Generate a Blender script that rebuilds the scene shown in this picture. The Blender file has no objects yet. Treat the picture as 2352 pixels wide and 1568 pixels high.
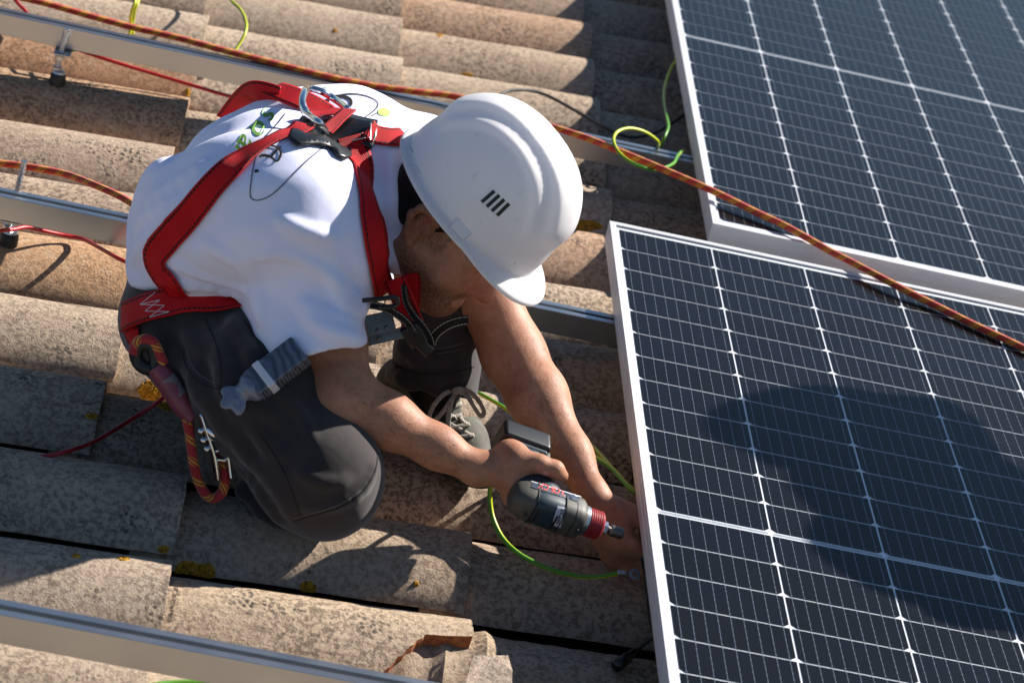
import bpy, bmesh, math, random
import numpy as np
from mathutils import Vector, Matrix, Quaternion
from mathutils.bvhtree import BVHTree
random.seed(7)
S = bpy.context.scene
COL = S.collection
PI = math.pi

# ------------------------------------------------------------------ camera, world, sun, exposure
# The roof plane is laid out flat (x down the slope, y along the eaves, z normal to the tiles) and the finished
# place is pitched by TILT about y, so that the roof slopes down towards +x as in the photograph.
TILT = Matrix.Rotation(math.radians(13.3), 4, 'Y')
CAM_R = np.array([[0.97301774, -0.01903435, 0.22994386], [0.20031311, -0.42488748, -0.88280535], [0.11450389, 0.90504603, -0.40961022]])
CAM_C = np.array([-0.7047293, -4.53885799, 1.80383418])
FPX = 6517.85
cam = bpy.data.cameras.new('camera'); camo = bpy.data.objects.new('camera', cam); COL.objects.link(camo)
m = Matrix.Identity(4)
for i in range(3):
    m[i][0] = CAM_R[0][i]; m[i][1] = -CAM_R[1][i]; m[i][2] = -CAM_R[2][i]; m[i][3] = CAM_C[i]
camo.matrix_world = TILT @ m
cam.sensor_width = 36.0; cam.lens = FPX / 2352 * 36; cam.clip_start = 0.05; cam.clip_end = 500
cam.dof.use_dof = True; cam.dof.focus_distance = 4.25; cam.dof.aperture_fstop = 7.0
S.camera = camo

SUN = (TILT @ Vector((1.2, 0.74, 1.0, 0))).to_3d().normalized()
w = bpy.data.worlds.new('World'); S.world = w; w.use_nodes = True
nt = w.node_tree
sky = nt.nodes.new('ShaderNodeTexSky'); sky.sky_type = 'NISHITA'; sky.sun_disc = False
sky.sun_elevation = math.asin(SUN.z); sky.sun_rotation = math.atan2(SUN.x, SUN.y)
sky.air_density = 1.0; sky.dust_density = 0.0; sky.ozone_density = 3.0
nt.nodes['Background'].inputs['Strength'].default_value = 0.05
nt.links.new(sky.outputs[0], nt.nodes['Background'].inputs['Color'])
sl = bpy.data.lights.new('sun', 'SUN'); sl.energy = 4.7; sl.angle = math.radians(0.5); sl.color = (1.0, 0.945, 0.87)
so = bpy.data.objects.new('sun', sl); COL.objects.link(so)
so.rotation_euler = SUN.to_track_quat('Z', 'Y').to_euler()
S.view_settings.view_transform = 'Standard'; S.view_settings.look = 'None'; S.view_settings.gamma = 1.0
S.view_settings.use_curve_mapping = False; S.view_settings.exposure = 1.08
S.cycles.max_bounces = 6; S.cycles.transparent_max_bounces = 12; S.cycles.caustics_reflective = False; S.cycles.caustics_refractive = False
S.cycles.use_denoising = True
S.render.film_transparent = False

# ------------------------------------------------------------------ measuring helpers (survey of the photograph with the solved camera)
def ray(p):
    d = CAM_R.T @ np.array([(p[0] - 1176) / FPX, (p[1] - 784) / FPX, 1.0]); return d
def uz(px, py, z=0.0):                        # where the sight line of a photo point meets the height z
    d = ray((px, py)); t = (z - CAM_C[2]) / d[2]; return Vector(CAM_C + t * d)
def uy(px, py, y):                            # ... and where it meets the depth y
    d = ray((px, py)); t = (y - CAM_C[1]) / d[1]; return Vector(CAM_C + t * d)

# ------------------------------------------------------------------ object helpers
def lin(h):
    h = h.lstrip('#'); o = []
    for i in (0, 2, 4):
        c = int(h[i:i+2], 16) / 255; o.append(c / 12.92 if c <= .04045 else ((c + .055) / 1.055) ** 2.4)
    return tuple(o) + (1.0,)
def link(o, parent=None):
    COL.objects.link(o)
    if parent is not None: o.parent = parent
    return o
def mesh(name, V, F, mats=None, smooth=True, uv=None, mi=None):
    me = bpy.data.meshes.new(name); me.from_pydata([tuple(v) for v in V], [], [tuple(f) for f in F])
    for mt in (mats if isinstance(mats, (list, tuple)) else [mats] if mats else []): me.materials.append(mt)
    if smooth: me.polygons.foreach_set('use_smooth', [True] * len(me.polygons))
    if mi is not None: me.polygons.foreach_set('material_index', mi)
    if uv is not None:
        l = me.uv_layers.new(name='UVMap'); l.data.foreach_set('uv', np.asarray(uv, dtype=np.float32)[np.array([x.vertex_index for x in me.loops])].ravel())
    me.update(); return me
def obj(name, me, parent=None, loc=None, label=None):
    o = bpy.data.objects.new(name, me); link(o, parent)
    if loc is not None: o.location = loc
    if label: o['label'] = label
    return o
def tag(o, label, cat, group=None):
    o['label'] = label; o['category'] = cat
    if group: o['group'] = group
    return o
def thing(name, label, cat, loc=(0, 0, 0), group=None):
    o = bpy.data.objects.new(name, None); o.empty_display_size = 0.05; COL.objects.link(o); o.location = loc
    return tag(o, label, cat, group)
def box_vf(x0, x1, y0, y1, z0, z1):
    V = [(x, y, z) for x in (x0, x1) for y in (y0, y1) for z in (z0, z1)]
    F = [(0, 1, 3, 2), (4, 6, 7, 5), (0, 4, 5, 1), (2, 3, 7, 6), (0, 2, 6, 4), (1, 5, 7, 3)]
    return V, F
class MB:
    def __init__(s): s.V = []; s.F = []; s.M = []
    def add(s, V, F, mi=0, mat=None):
        n = len(s.V)
        s.V += [(mat @ Vector(v)) if mat is not None else Vector(v) for v in V]
        s.F += [tuple(i + n for i in f) for f in F]; s.M += [mi] * len(F); return s
    def box(s, x0, x1, y0, y1, z0, z1, mi=0, mat=None): return s.add(*box_vf(x0, x1, y0, y1, z0, z1), mi, mat)
    def lathe(s, prof, n=24, mi=0, mat=None, cap=True):       # profile (r, z) revolved round z
        V = []; F = []
        for r, z in prof:
            for k in range(n): a = 2 * PI * k / n; V.append((r * math.cos(a), r * math.sin(a), z))
        for i in range(len(prof) - 1):
            for k in range(n): F.append((i*n+k, i*n+(k+1) % n, (i+1)*n+(k+1) % n, (i+1)*n+k))
        if cap: F.append(tuple(range(n))[::-1]); F.append(tuple((len(prof)-1)*n + k for k in range(n)))
        return s.add(V, F, mi, mat)
    def build(s, name, mats, parent=None, smooth=False, bevel=0, label=None):
        me = mesh(name, s.V, s.F, mats, smooth, mi=s.M); o = obj(name, me, parent, label=label)
        if bevel:
            b = o.modifiers.new('bevel', 'BEVEL'); b.width = bevel; b.segments = 2; b.limit_method = 'ANGLE'; b.angle_limit = math.radians(40)
            me.polygons.foreach_set('use_smooth', [True] * len(me.polygons))
            wn = o.modifiers.new('wn', 'WEIGHTED_NORMAL')
        elif smooth:
            try: me.set_sharp_from_angle(angle=math.radians(38))
            except Exception: pass
        return o
def spline(P, n=10, closed=False):              # Catmull-Rom through P
    P = [Vector(p) for p in P]; Q = []
    L = len(P); segs = L if closed else L - 1
    for i in range(segs):
        if closed: p0, p1, p2, p3 = P[(i-1) % L], P[i], P[(i+1) % L], P[(i+2) % L]
        else: p0, p1, p2, p3 = P[max(i-1, 0)], P[i], P[i+1], P[min(i+2, L-1)]
        for k in range(n):
            t = k / n
            Q.append(.5 * ((2*p1) + (p2-p0)*t + (2*p0-5*p1+4*p2-p3)*t*t + (3*p1-p0-3*p2+p3)*t**3))
    if not closed: Q.append(P[-1])
    return Q
def tube(name, P, r, mat, parent=None, n=10, seg=10, closed=False, raw=False, label=None, rf=None):
    Q = P if raw else spline(P, seg, closed); L = len(Q)
    T = []
    for i in range(L):
        a = Q[(i+1) % L] if closed else Q[min(i+1, L-1)]; b = Q[i-1] if (closed or i) else Q[0]
        T.append((a - b).normalized() if (a - b).length > 1e-9 else Vector((1, 0, 0)))
    N = T[0].orthogonal().normalized(); V = []; F = []; UV = []; d = 0
    for i in range(L):
        N = (N - T[i] * N.dot(T[i])).normalized(); B = T[i].cross(N)
        if i: d += (Q[i] - Q[i-1]).length
        rr = r * (rf(i / max(L-1, 1)) if rf else 1)
        for k in range(n + 1):
            a = 2 * PI * k / n; V.append(Q[i] + (N * math.cos(a) + B * math.sin(a)) * rr); UV.append((k / n, d))
    R = L if closed else L - 1
    for i in range(R):
        for k in range(n):
            j = (i + 1) % L; F.append((i*(n+1)+k, i*(n+1)+k+1, j*(n+1)+k+1, j*(n+1)+k))
    if not closed: F.append(tuple(range(n))[::-1]); F.append(tuple((L-1)*(n+1) + k for k in range(n)))
    return obj(name, mesh(name, V, F, mat, True, UV), parent, label=label)

# ------------------------------------------------------------------ materials
def newmat(name):
    mt = bpy.data.materials.new(name); mt.use_nodes = True
    return mt, mt.node_tree, mt.node_tree.nodes['Principled BSDF']
def N(nt, t, **k):
    n = nt.nodes.new('ShaderNode' + t)
    for a, v in k.items():
        if a in n.inputs: n.inputs[a].default_value = v
        else: setattr(n, a, v)
    return n
def ramp(nt, stops, interp='LINEAR'):
    r = nt.nodes.new('ShaderNodeValToRGB'); r.color_ramp.interpolation = interp
    while len(r.color_ramp.elements) < len(stops): r.color_ramp.elements.new(0.5)
    for e, (p, c) in zip(r.color_ramp.elements, stops): e.position = p; e.color = c if len(c) == 4 else tuple(c) + (1,)
    return r
def mixc(nt, a, b, f, mode='MIX'):
    n = nt.nodes.new('ShaderNodeMix'); n.data_type = 'RGBA'; n.blend_type = mode
    for s, v in ((n.inputs[0], f), (n.inputs[6], a), (n.inputs[7], b)):
        if hasattr(v, 'is_linked'): nt.links.new(v, s)
        else: s.default_value = v
    return n.outputs[2]
def mathn(nt, op, a, b=None, c=None):
    n = nt.nodes.new('ShaderNodeMath'); n.operation = op
    for s, v in zip(n.inputs, (a, b, c)):
        if v is None: continue
        if hasattr(v, 'is_linked'): nt.links.new(v, s)
        else: s.default_value = v
    return n.outputs[0]
def bump(nt, bs, h, strength=0.5, dist=0.002, prev=None):
    b = N(nt, 'Bump'); b.inputs['Strength'].default_value = strength; b.inputs['Distance'].default_value = dist
    nt.links.new(h, b.inputs['Height'])
    if prev is not None: nt.links.new(prev, b.inputs['Normal'])
    nt.links.new(b.outputs[0], bs.inputs['Normal']); return b.outputs[0]
def simple(name, col, rough=0.5, metal=0.0, spec=0.5, coat=0, noise=None, bumpk=None):
    mt, nt, bs = newmat(name)
    c = lin(col) if isinstance(col, str) else tuple(col) + ((1,) if len(col) == 3 else ())
    bs.inputs['Base Color'].default_value = c; bs.inputs['Roughness'].default_value = rough; bs.inputs['Metallic'].default_value = metal
    bs.inputs['Specular IOR Level'].default_value = spec; bs.inputs['Coat Weight'].default_value = coat
    tc = N(nt, 'TexCoord')
    if noise:
        sc, amt = noise
        n = N(nt, 'TexNoise', Scale=sc, Detail=6.0, Roughness=0.6); nt.links.new(tc.outputs['Object'], n.inputs['Vector'])
        r = ramp(nt, [(0.3, (1-amt,)*3), (0.7, (1+amt*.4,)*3)]); nt.links.new(n.outputs[0], r.inputs[0])
        nt.links.new(mixc(nt, c, r.outputs[0], 1.0, 'MULTIPLY'), bs.inputs['Base Color'])
    if bumpk:
        sc, st, ds = bumpk
        n = N(nt, 'TexNoise', Scale=sc, Detail=4.0); nt.links.new(tc.outputs['Object'], n.inputs['Vector'])
        bump(nt, bs, n.outputs[0], st, ds)
    return mt

def mat_tile(shard=False):
    mt, nt, bs = newmat('weathered_clay_tile'); L = nt.links.new
    tc = N(nt, 'TexCoord'); oi = N(nt, 'ObjectInfo')
    off = N(nt, 'VectorMath', operation='SCALE'); off.inputs[0].default_value = (13.1, 7.7, 3.3)
    L(mathn(nt, 'MULTIPLY', oi.outputs['Random'], 9.0), off.inputs['Scale'])
    ad = N(nt, 'VectorMath', operation='ADD'); L(tc.outputs['Object'], ad.inputs[0]); L(off.outputs[0], ad.inputs[1])
    co = ad.outputs[0]
    def nz(sc, det=5.0, ro=0.6, dis=0.0):
        n = N(nt, 'TexNoise', Scale=sc, Detail=det, Roughness=ro, Distortion=dis); L(co, n.inputs['Vector']); return n.outputs[0]
    tone = ramp(nt, [(0.25, lin('#a08a76')), (0.5, lin('#b79f87')), (0.75, lin('#bfa894'))]); L(nz(7, 4), tone.inputs[0])
    c = mixc(nt, tone.outputs[0], oi.outputs['Color'], 0.55, 'MIX')
    # fired-clay mottling: pale bloom over a greyer weathered skin, blotches about a centimetre across
    bl = ramp(nt, [(0.475, (0,)*3), (0.545, (1,)*3)]); L(nz(118, 8, 0.7, 0.4), bl.inputs[0])
    amt = ramp(nt, [(0.35, (0.45,)*3), (0.62, (1,)*3)]); L(nz(5.5, 3), amt.inputs[0])
    mk = mathn(nt, 'MULTIPLY', bl.outputs[0], amt.outputs[0])
    c = mixc(nt, c, mixc(nt, c, (0.40, 0.385, 0.375, 1), 1.0, 'MULTIPLY'), mathn(nt, 'MULTIPLY', mk, 0.92))
    # pale chalky bloom
    pb = ramp(nt, [(0.55, (0,)*3), (0.66, (1,)*3)]); L(nz(52, 7, 0.7, 0.8), pb.inputs[0])
    c = mixc(nt, c, lin('#d3bea4'), mathn(nt, 'MULTIPLY', pb.outputs[0], 0.55))
    # dark grey crustose lichen in clusters
    vo = N(nt, 'TexVoronoi', Scale=120.0); L(co, vo.inputs['Vector'])
    cl = ramp(nt, [(0.53, (0,)*3), (0.67, (1,)*3)]); L(nz(9, 4, 0.6), cl.inputs[0])
    dk = ramp(nt, [(0.25, (1,)*3), (0.5, (0,)*3)]); L(vo.outputs['Distance'], dk.inputs[0])
    lm = mathn(nt, 'MULTIPLY', cl.outputs[0], mathn(nt, 'MULTIPLY', dk.outputs[0], 0.85))
    c = mixc(nt, c, lin('#3f3d38'), lm)
    # pin holes
    pv = N(nt, 'TexVoronoi', Scale=85.0, Randomness=1.0); L(co, pv.inputs['Vector'])
    ph = ramp(nt, [(0.07, (1,)*3), (0.13, (0,)*3)]); L(pv.outputs['Distance'], ph.inputs[0])
    c = mixc(nt, c, lin('#4a4139'), mathn(nt, 'MULTIPLY', ph.outputs[0], 0.7))
    # pale grey lichen flecks
    pl = ramp(nt, [(0.70, (0,)*3), (0.76, (1,)*3)]); L(nz(75, 5, 0.7), pl.inputs[0])
    c = mixc(nt, c, lin('#a9aaa2'), mathn(nt, 'MULTIPLY', pl.outputs[0], 0.5))
    L(c, bs.inputs['Base Color']); bs.inputs['Roughness'].default_value = 0.9; bs.inputs['Specular IOR Level'].default_value = 0.2
    b1 = bump(nt, bs, nz(240, 6, 0.7), 0.8, 0.003)
    b2 = bump(nt, bs, mathn(nt, 'SUBTRACT', 1.0, mathn(nt, 'MAXIMUM', ph.outputs[0], mathn(nt, 'MULTIPLY', mk, 0.35))), 0.5, 0.0012, b1)
    bump(nt, bs, lm, 0.8, 0.002, b2)
    return mt
def mat_broken():
    mt, nt, bs = newmat('fresh_broken_clay'); L = nt.links.new
    tc = N(nt, 'TexCoord'); n = N(nt, 'TexNoise', Scale=120.0, Detail=8.0, Roughness=0.7); L(tc.outputs['Object'], n.inputs['Vector'])
    r = ramp(nt, [(0.3, lin('#8a4a2c')), (0.6, lin('#c07847')), (0.8, lin('#cf9664'))]); L(n.outputs[0], r.inputs[0])
    L(r.outputs[0], bs.inputs['Base Color']); bs.inputs['Roughness'].default_value = 0.95; bump(nt, bs, n.outputs[0], 1.0, 0.004); return mt
def mat_metal(name, col, rough, streak=True):
    mt, nt, bs = newmat(name); L = nt.links.new
    bs.inputs['Metallic'].default_value = 1.0; bs.inputs['Base Color'].default_value = lin(col)
    tc = N(nt, 'TexCoord'); mp = N(nt, 'Mapping'); mp.inputs['Scale'].default_value = (1.5, 120, 120); L(tc.outputs['Object'], mp.inputs['Vector'])
    n = N(nt, 'TexNoise', Scale=4.0, Detail=5.0); L(mp.outputs[0], n.inputs['Vector'])
    n2 = N(nt, 'TexNoise', Scale=14.0, Detail=6.0); L(tc.outputs['Object'], n2.inputs['Vector'])
    a = mathn(nt, 'ADD', mathn(nt, 'MULTIPLY', n.outputs[0], 0.12), mathn(nt, 'MULTIPLY', n2.outputs[0], 0.2))
    L(mathn(nt, 'ADD', a, rough - 0.16), bs.inputs['Roughness'])
    if streak: bump(nt, bs, n.outputs[0], 0.12, 0.0006)
    return mt
def mat_rope(name, base, alt, tr, period=0.035):
    mt, nt, bs = newmat(name); L = nt.links.new
    uv = N(nt, 'UVMap'); sp = N(nt, 'SeparateXYZ'); L(uv.outputs[0], sp.inputs[0]); u, v = sp.outputs[0], sp.outputs[1]
    # braid: two families of helical strands
    kk = 1 / 0.0105
    a = mathn(nt, 'FRACT', mathn(nt, 'ADD', mathn(nt, 'MULTIPLY', u, 6.0), mathn(nt, 'MULTIPLY', v, 3 * kk)))
    b = mathn(nt, 'FRACT', mathn(nt, 'SUBTRACT', mathn(nt, 'MULTIPLY', u, 6.0), mathn(nt, 'MULTIPLY', v, 3 * kk)))
    def tri(x): return mathn(nt, 'SUBTRACT', 1.0, mathn(nt, 'MULTIPLY', mathn(nt, 'ABSOLUTE', mathn(nt, 'SUBTRACT', x, 0.5)), 2.0))
    h = mathn(nt, 'MULTIPLY', tri(a), tri(b))
    # yellow tracers: a block that recurs along the rope, on half of the circumference, winding slowly
    ph = mathn(nt, 'FRACT', mathn(nt, 'ADD', mathn(nt, 'MULTIPLY', v, 1 / period), u))
    blk = mathn(nt, 'LESS_THAN', ph, 0.42)
    ck = mathn(nt, 'LESS_THAN', mathn(nt, 'FRACT', mathn(nt, 'ADD', mathn(nt, 'MULTIPLY', u, 6.0), mathn(nt, 'MULTIPLY', v, 1.5 * kk))), 0.52)
    n = N(nt, 'TexNoise', Scale=9.0, Detail=2.0); L(uv.outputs[0], n.inputs['Vector'])
    c = mixc(nt, base, alt, n.outputs[0])
    c = mixc(nt, c, tr, mathn(nt, 'MULTIPLY', blk, ck))
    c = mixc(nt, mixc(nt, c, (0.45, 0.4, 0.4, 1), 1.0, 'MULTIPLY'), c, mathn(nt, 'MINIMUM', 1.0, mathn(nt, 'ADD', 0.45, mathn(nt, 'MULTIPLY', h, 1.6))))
    L(c, bs.inputs['Base Color']); bs.inputs['Roughness'].default_value = 0.75; bs.inputs['Sheen Weight'].default_value = 0.2
    bump(nt, bs, h, 0.8, 0.0012); return mt
def mat_earth():
    mt, nt, bs = newmat('green_yellow_cable'); L = nt.links.new
    uv = N(nt, 'UVMap'); sp = N(nt, 'SeparateXYZ'); L(uv.outputs[0], sp.inputs[0])
    f = mathn(nt, 'LESS_THAN', mathn(nt, 'FRACT', mathn(nt, 'ADD', sp.outputs[0], mathn(nt, 'MULTIPLY', sp.outputs[1], 1.2))), 0.40)
    L(mixc(nt, lin('#bcc41c'), lin('#4f8f1a'), f), bs.inputs['Base Color']); bs.inputs['Roughness'].default_value = 0.38; return mt

M = {}
M['tile'] = mat_tile(); M['broken'] = mat_broken()
M['alu'] = mat_metal('galvanised_rail', '#aeb2b6', 0.36)
M['frame'] = simple('anodised_frame', '#d9d9dc', 0.36, 0.15, noise=(40, .05), bumpk=(300, .1, .0005))
M['steel'] = mat_metal('bright_steel', '#c8c9cc', 0.22, False)
M['zinc'] = mat_metal('zinc_bolt', '#b9bcc0', 0.34, False)
M['rubber'] = simple('black_rubber', '#17181b', 0.55, noise=(60, .3))
M['blackpl'] = simple('black_plastic', '#101216', 0.38, noise=(80, .2))
M['redcable'] = simple('red_cable', '#b3121c', 0.4)
M['blackcable'] = simple('black_cable', '#121316', 0.42)
M['earth'] = mat_earth()
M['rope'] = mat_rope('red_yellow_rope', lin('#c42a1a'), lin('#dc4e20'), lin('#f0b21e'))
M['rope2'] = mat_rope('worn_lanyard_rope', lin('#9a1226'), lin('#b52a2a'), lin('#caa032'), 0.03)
M['backsheet'] = simple('white_backsheet', '#d5d8de', 0.5)
M['deck'] = simple('mortar_bed', '#4d443c', 0.95, noise=(30, .4))
def mat_cell():
    mt, nt, bs = newmat('silicon_cell'); L = nt.links.new
    tc = N(nt, 'TexCoord'); oi = N(nt, 'ObjectInfo')
    n = N(nt, 'TexNoise', Scale=9.0, Detail=3.0); L(tc.outputs['Object'], n.inputs['Vector'])
    t = mathn(nt, 'ADD', mathn(nt, 'MULTIPLY', oi.outputs['Random'], 0.5), mathn(nt, 'MULTIPLY', n.outputs[0], 0.5))
    r = ramp(nt, [(0.2, (0.0022, 0.0026, 0.0042, 1)), (0.8, (0.0030, 0.0042, 0.0085, 1))]); L(t, r.inputs[0])
    wv = N(nt, 'TexWave', Scale=120.0); wv.bands_direction = 'Y'; L(tc.outputs['Object'], wv.inputs['Vector'])
    L(mixc(nt, r.outputs[0], (0.012, 0.013, 0.016, 1), mathn(nt, 'MULTIPLY', mathn(nt, 'POWER', wv.outputs[1], 6.0), 0.2)), bs.inputs['Base Color'])
    bs.inputs['Roughness'].default_value = 0.6; bs.inputs['Specular IOR Level'].default_value = 0.03; return mt
M['cell'] = mat_cell()
M['busbar'] = simple('tinned_busbar', '#7d8594', 0.45, 0.5)
def mat_glass():
    mt, nt, bs = newmat('module_glass'); L = nt.links.new
    out = nt.nodes['Material Output']; nt.nodes.remove(bs)
    tr = N(nt, 'BsdfTransparent'); gl = N(nt, 'BsdfGlossy'); mx = N(nt, 'MixShader'); ge = N(nt, 'NewGeometry')
    tc = N(nt, 'TexCoord'); n = N(nt, 'TexNoise', Scale=2.5, Detail=8.0, Roughness=0.65); L(tc.outputs['Object'], n.inputs['Vector'])
    L(mathn(nt, 'ADD', 0.05, mathn(nt, 'MULTIPLY', n.outputs[0], 0.10)), gl.inputs['Roughness'])
    n2 = N(nt, 'TexNoise', Scale=6.0, Detail=2.0); L(tc.outputs['Object'], n2.inputs['Vector'])
    b = N(nt, 'Bump'); b.inputs['Strength'].default_value = 0.04; b.inputs['Distance'].default_value = 0.004; L(n2.outputs[0], b.inputs['Height']); L(b.outputs[0], gl.inputs['Normal'])
    # thin film of dust on the glass
    df = N(nt, 'BsdfDiffuse'); df.inputs['Color'].default_value = lin('#9a9186'); m2 = N(nt, 'MixShader')
    dm = ramp(nt, [(0.35, (0.0006,)*3), (0.75, (0.006,)*3)]); L(n.outputs[0], dm.inputs[0]); L(dm.outputs[0], m2.inputs[0])
    dt = N(nt, 'VectorMath', operation='DOT_PRODUCT'); L(ge.outputs['Incoming'], dt.inputs[0]); L(ge.outputs['Normal'], dt.inputs[1])
    fz = mathn(nt, 'ADD', 0.008, mathn(nt, 'MULTIPLY', 0.72, mathn(nt, 'POWER', mathn(nt, 'SUBTRACT', 1.0, mathn(nt, 'ABSOLUTE', dt.outputs['Value'])), 5.0)))
    L(fz, mx.inputs[0]); L(tr.outputs[0], mx.inputs[1]); L(gl.outputs[0], mx.inputs[2])
    L(mx.outputs[0], m2.inputs[1]); L(df.outputs[0], m2.inputs[2]); L(m2.outputs[0], out.inputs[0]); return mt
M['glass'] = mat_glass()
def mat_lichen():
    mt, nt, bs = newmat('orange_lichen'); L = nt.links.new
    tc = N(nt, 'TexCoord'); n = N(nt, 'TexNoise', Scale=220.0, Detail=5.0); L(tc.outputs['Object'], n.inputs['Vector'])
    r = ramp(nt, [(0.35, lin('#6e5312')), (0.5, lin('#b3801a')), (0.7, lin('#d09a22'))]); L(n.outputs[0], r.inputs[0]); L(r.outputs[0], bs.inputs['Base Color'])
    bs.inputs['Roughness'].default_value = 0.95; bump(nt, bs, n.outputs[0], 0.8, 0.002); return mt
M['lichen'] = mat_lichen()

# ------------------------------------------------------------------ roof: curved clay tiles, each its own piece
PITCH, COURSE, LAP = 0.24705, 0.4155, 0.022
TOP = -0.13                                                   # height of a tile's crown at its lower end
PROF = [(-0.1075, -0.0580), (-0.1015, -0.0488), (-0.0865, -0.0338), (-0.0675, -0.0210), (-0.0475, -0.0104), (-0.025, -0.0028), (0, 0), (0.026, -0.0032), (0.05, -0.0125), (0.072, -0.0275),
        (0.089, -0.0465), (0.101, -0.0665), (0.115, -0.0800), (0.130, -0.0825), (0.143, -0.0805), (0.150, -0.0745)]
def prof_n():
    out = []
    for i, (y, z) in enumerate(PROF):
        a = PROF[max(i-1, 0)]; b = PROF[min(i+1, len(PROF)-1)]; t = Vector((b[0]-a[0], b[1]-a[1])).normalized(); out.append((-t.y, t.x))
    return out
PN = prof_n(); TH = 0.0135
def tile_mesh(name, seed, length=0.475, nx=7, xend=None, ridges=False, dense=1, TH=TH):
    rg = random.Random(seed); V = []; F = []; mi = []
    P = PROF; nn = PN
    if dense > 1:                                             # finer across, for the broken one
        P2 = []; n2 = []
        for i in range(len(P)-1):
            for k in range(dense):
                t = k/dense; P2.append((P[i][0]*(1-t)+P[i+1][0]*t, P[i][1]*(1-t)+P[i+1][1]*t)); n2.append((nn[i][0]*(1-t)+nn[i+1][0]*t, nn[i][1]*(1-t)+nn[i+1][1]*t))
        P2.append(P[-1]); n2.append(nn[-1]); P, nn = P2, n2
    np_ = len(P); slope = LAP / COURSE
    bow = rg.uniform(-.002, .002); tw = rg.uniform(-.004, .004); ph = rg.uniform(0, 6)
    for side in (0, 1):
        for i in range(nx + 1):
            for j, (y, z) in enumerate(P):
                xe = 0 if xend is None else xend(y)
                x = -length + (length + xe) * i / nx
                if i == nx: x += rg.uniform(-.0012, .0012)
                zz = z + slope * x + bow * math.sin(PI * i / nx) + tw * x * y * 4 + .0008 * math.sin(ph + j * 1.7 + i * 2.1)
                if ridges and side == 0:
                    q = (x + length)
                    for c in (0.062, 0.115, 0.165): zz += 0.009 * math.exp(-((q - c) / 0.010) ** 2)
                o = -TH * side
                V.append((x, y + nn[j][0] * o, zz + nn[j][1] * o))
    n1 = (nx + 1) * np_
    for i in range(nx):
        for j in range(np_ - 1):
            a = i*np_+j; F.append((a, a+np_, a+np_+1, a+1)); mi.append(0)
            F.append((n1+a, n1+a+1, n1+a+np_+1, n1+a+np_)); mi.append(0)
    for j in range(np_ - 1):
        F.append((j, j+1, n1+j+1, n1+j)); mi.append(0)
        a = nx*np_+j
        br = 0
        if xend is not None and (xend(P[j][0]) < -.004 or xend(P[j+1][0]) < -.004): br = 1
        F.append((a, n1+a, n1+a+1, a+1)); mi.append(br)
    for i in range(nx):
        a = i*np_; F.append((a, n1+a, n1+a+np_, a+np_)); mi.append(0)
        b = i*np_+np_-1; F.append((b, b+np_, n1+b+np_, n1+b)); mi.append(0)
    me = mesh(name, V, F, [M['tile'], M['broken']], True, mi=mi)
    me.set_sharp_from_angle(angle=math.radians(42))
    return me
TM = [tile_mesh('roof_tile', 20 + k) for k in range(8)]
roof = bpy.data.objects.new('roof', None); COL.objects.link(roof); roof['kind'] = 'structure'; roof['label'] = 'weathered curved clay tile roof sloping down to the right'
TINTS = [lin(c) for c in ('#c2ae98', '#bba893', '#c9b59f', '#b8a795', '#bba58e', '#b69f8a', '#b3a392', '#bda790')]
def row_y(k): return 1.4955 - PITCH * k
TILES = {}
def place_tile(k, xe, me=None, tint=None, jit=1.0):
    rg = random.Random(int(k * 977 + round(xe * 1000)))
    o = bpy.data.objects.new('roof_tile', me or rg.choice(TM)); link(o, roof)
    o.location = (xe, row_y(k) + rg.uniform(-.004, .004) * jit, TOP + rg.uniform(-.003, .003) * jit)
    o.rotation_euler = (rg.uniform(-.012, .012) * jit, rg.uniform(-.004, .004) * jit, rg.uniform(-.009, .009) * jit)
    o.color = tint or rg.choice(TINTS); TILES[(k, round(xe, 3))] = o; return o
SPECIAL = {(3, -0.78): lin('#c08a5e'), (4, -0.78): lin('#bd9068'), (7, -0.79): lin('#cf9d6c'), (7, -1.2): lin('#c59668'), (0, 0.053): lin('#c29a7c'), (5, 0.04): lin('#c2997c'), (9, -0.38): lin('#b09a80')}
BREAK_K, BREAK_X = 11, -0.237
for k in range(-3, 15):
    base = -0.783 if k < 7 else (-0.795 if k < 10 else -0.652)
    if k in (7, 8, 9): base = -0.795
    for q in range(-2, 6):
        xe = base + COURSE * q + random.Random(k * 31 + q).uniform(-.008, .008)
        if k in (10, 11): xe = base + 0.415 * q
        if xe < -1.7 or xe > 1.75: continue
        if k == BREAK_K and abs(xe - BREAK_X) < .02: continue
        tint = None
        for (kk, xx), t in SPECIAL.items():
            if kk == k and abs(xx - xe) < 0.06: tint = t
        if k == BREAK_K and abs(xe - (BREAK_X + 0.415)) < .02:
            place_tile(k, xe, tile_mesh('roof_tile', 91, 0.56, 40, ridges=True), lin('#a8957f'), 0.2); continue
        place_tile(k, xe, tint=tint)
def broken_end(y):                                           # lower corner knocked off this tile
    if y > -0.014: return 0.0
    w_ = .0016 * math.sin(y * 420 + 1) + .001 * math.sin(y * 1130)
    if y > -0.0235: return -0.064 * min(1, (-0.014 - y) / .0085) + w_
    return -0.064 - (-0.0235 - y) * 0.80 + w_
bt = place_tile(BREAK_K, BREAK_X, tile_mesh('roof_tile', 55, 0.475, 10, xend=broken_end, dense=8, TH=.020), lin('#c4ad93'), 0.2)
bt['label'] = 'roof tile with its lower corner broken off, showing orange clay'
V, F = box_vf(-2.2, 1.9, -2.3, 2.4, -0.34, -0.270)
obj('roof_deck', mesh('roof_deck', V, F, M['deck'], False), roof)
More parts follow.
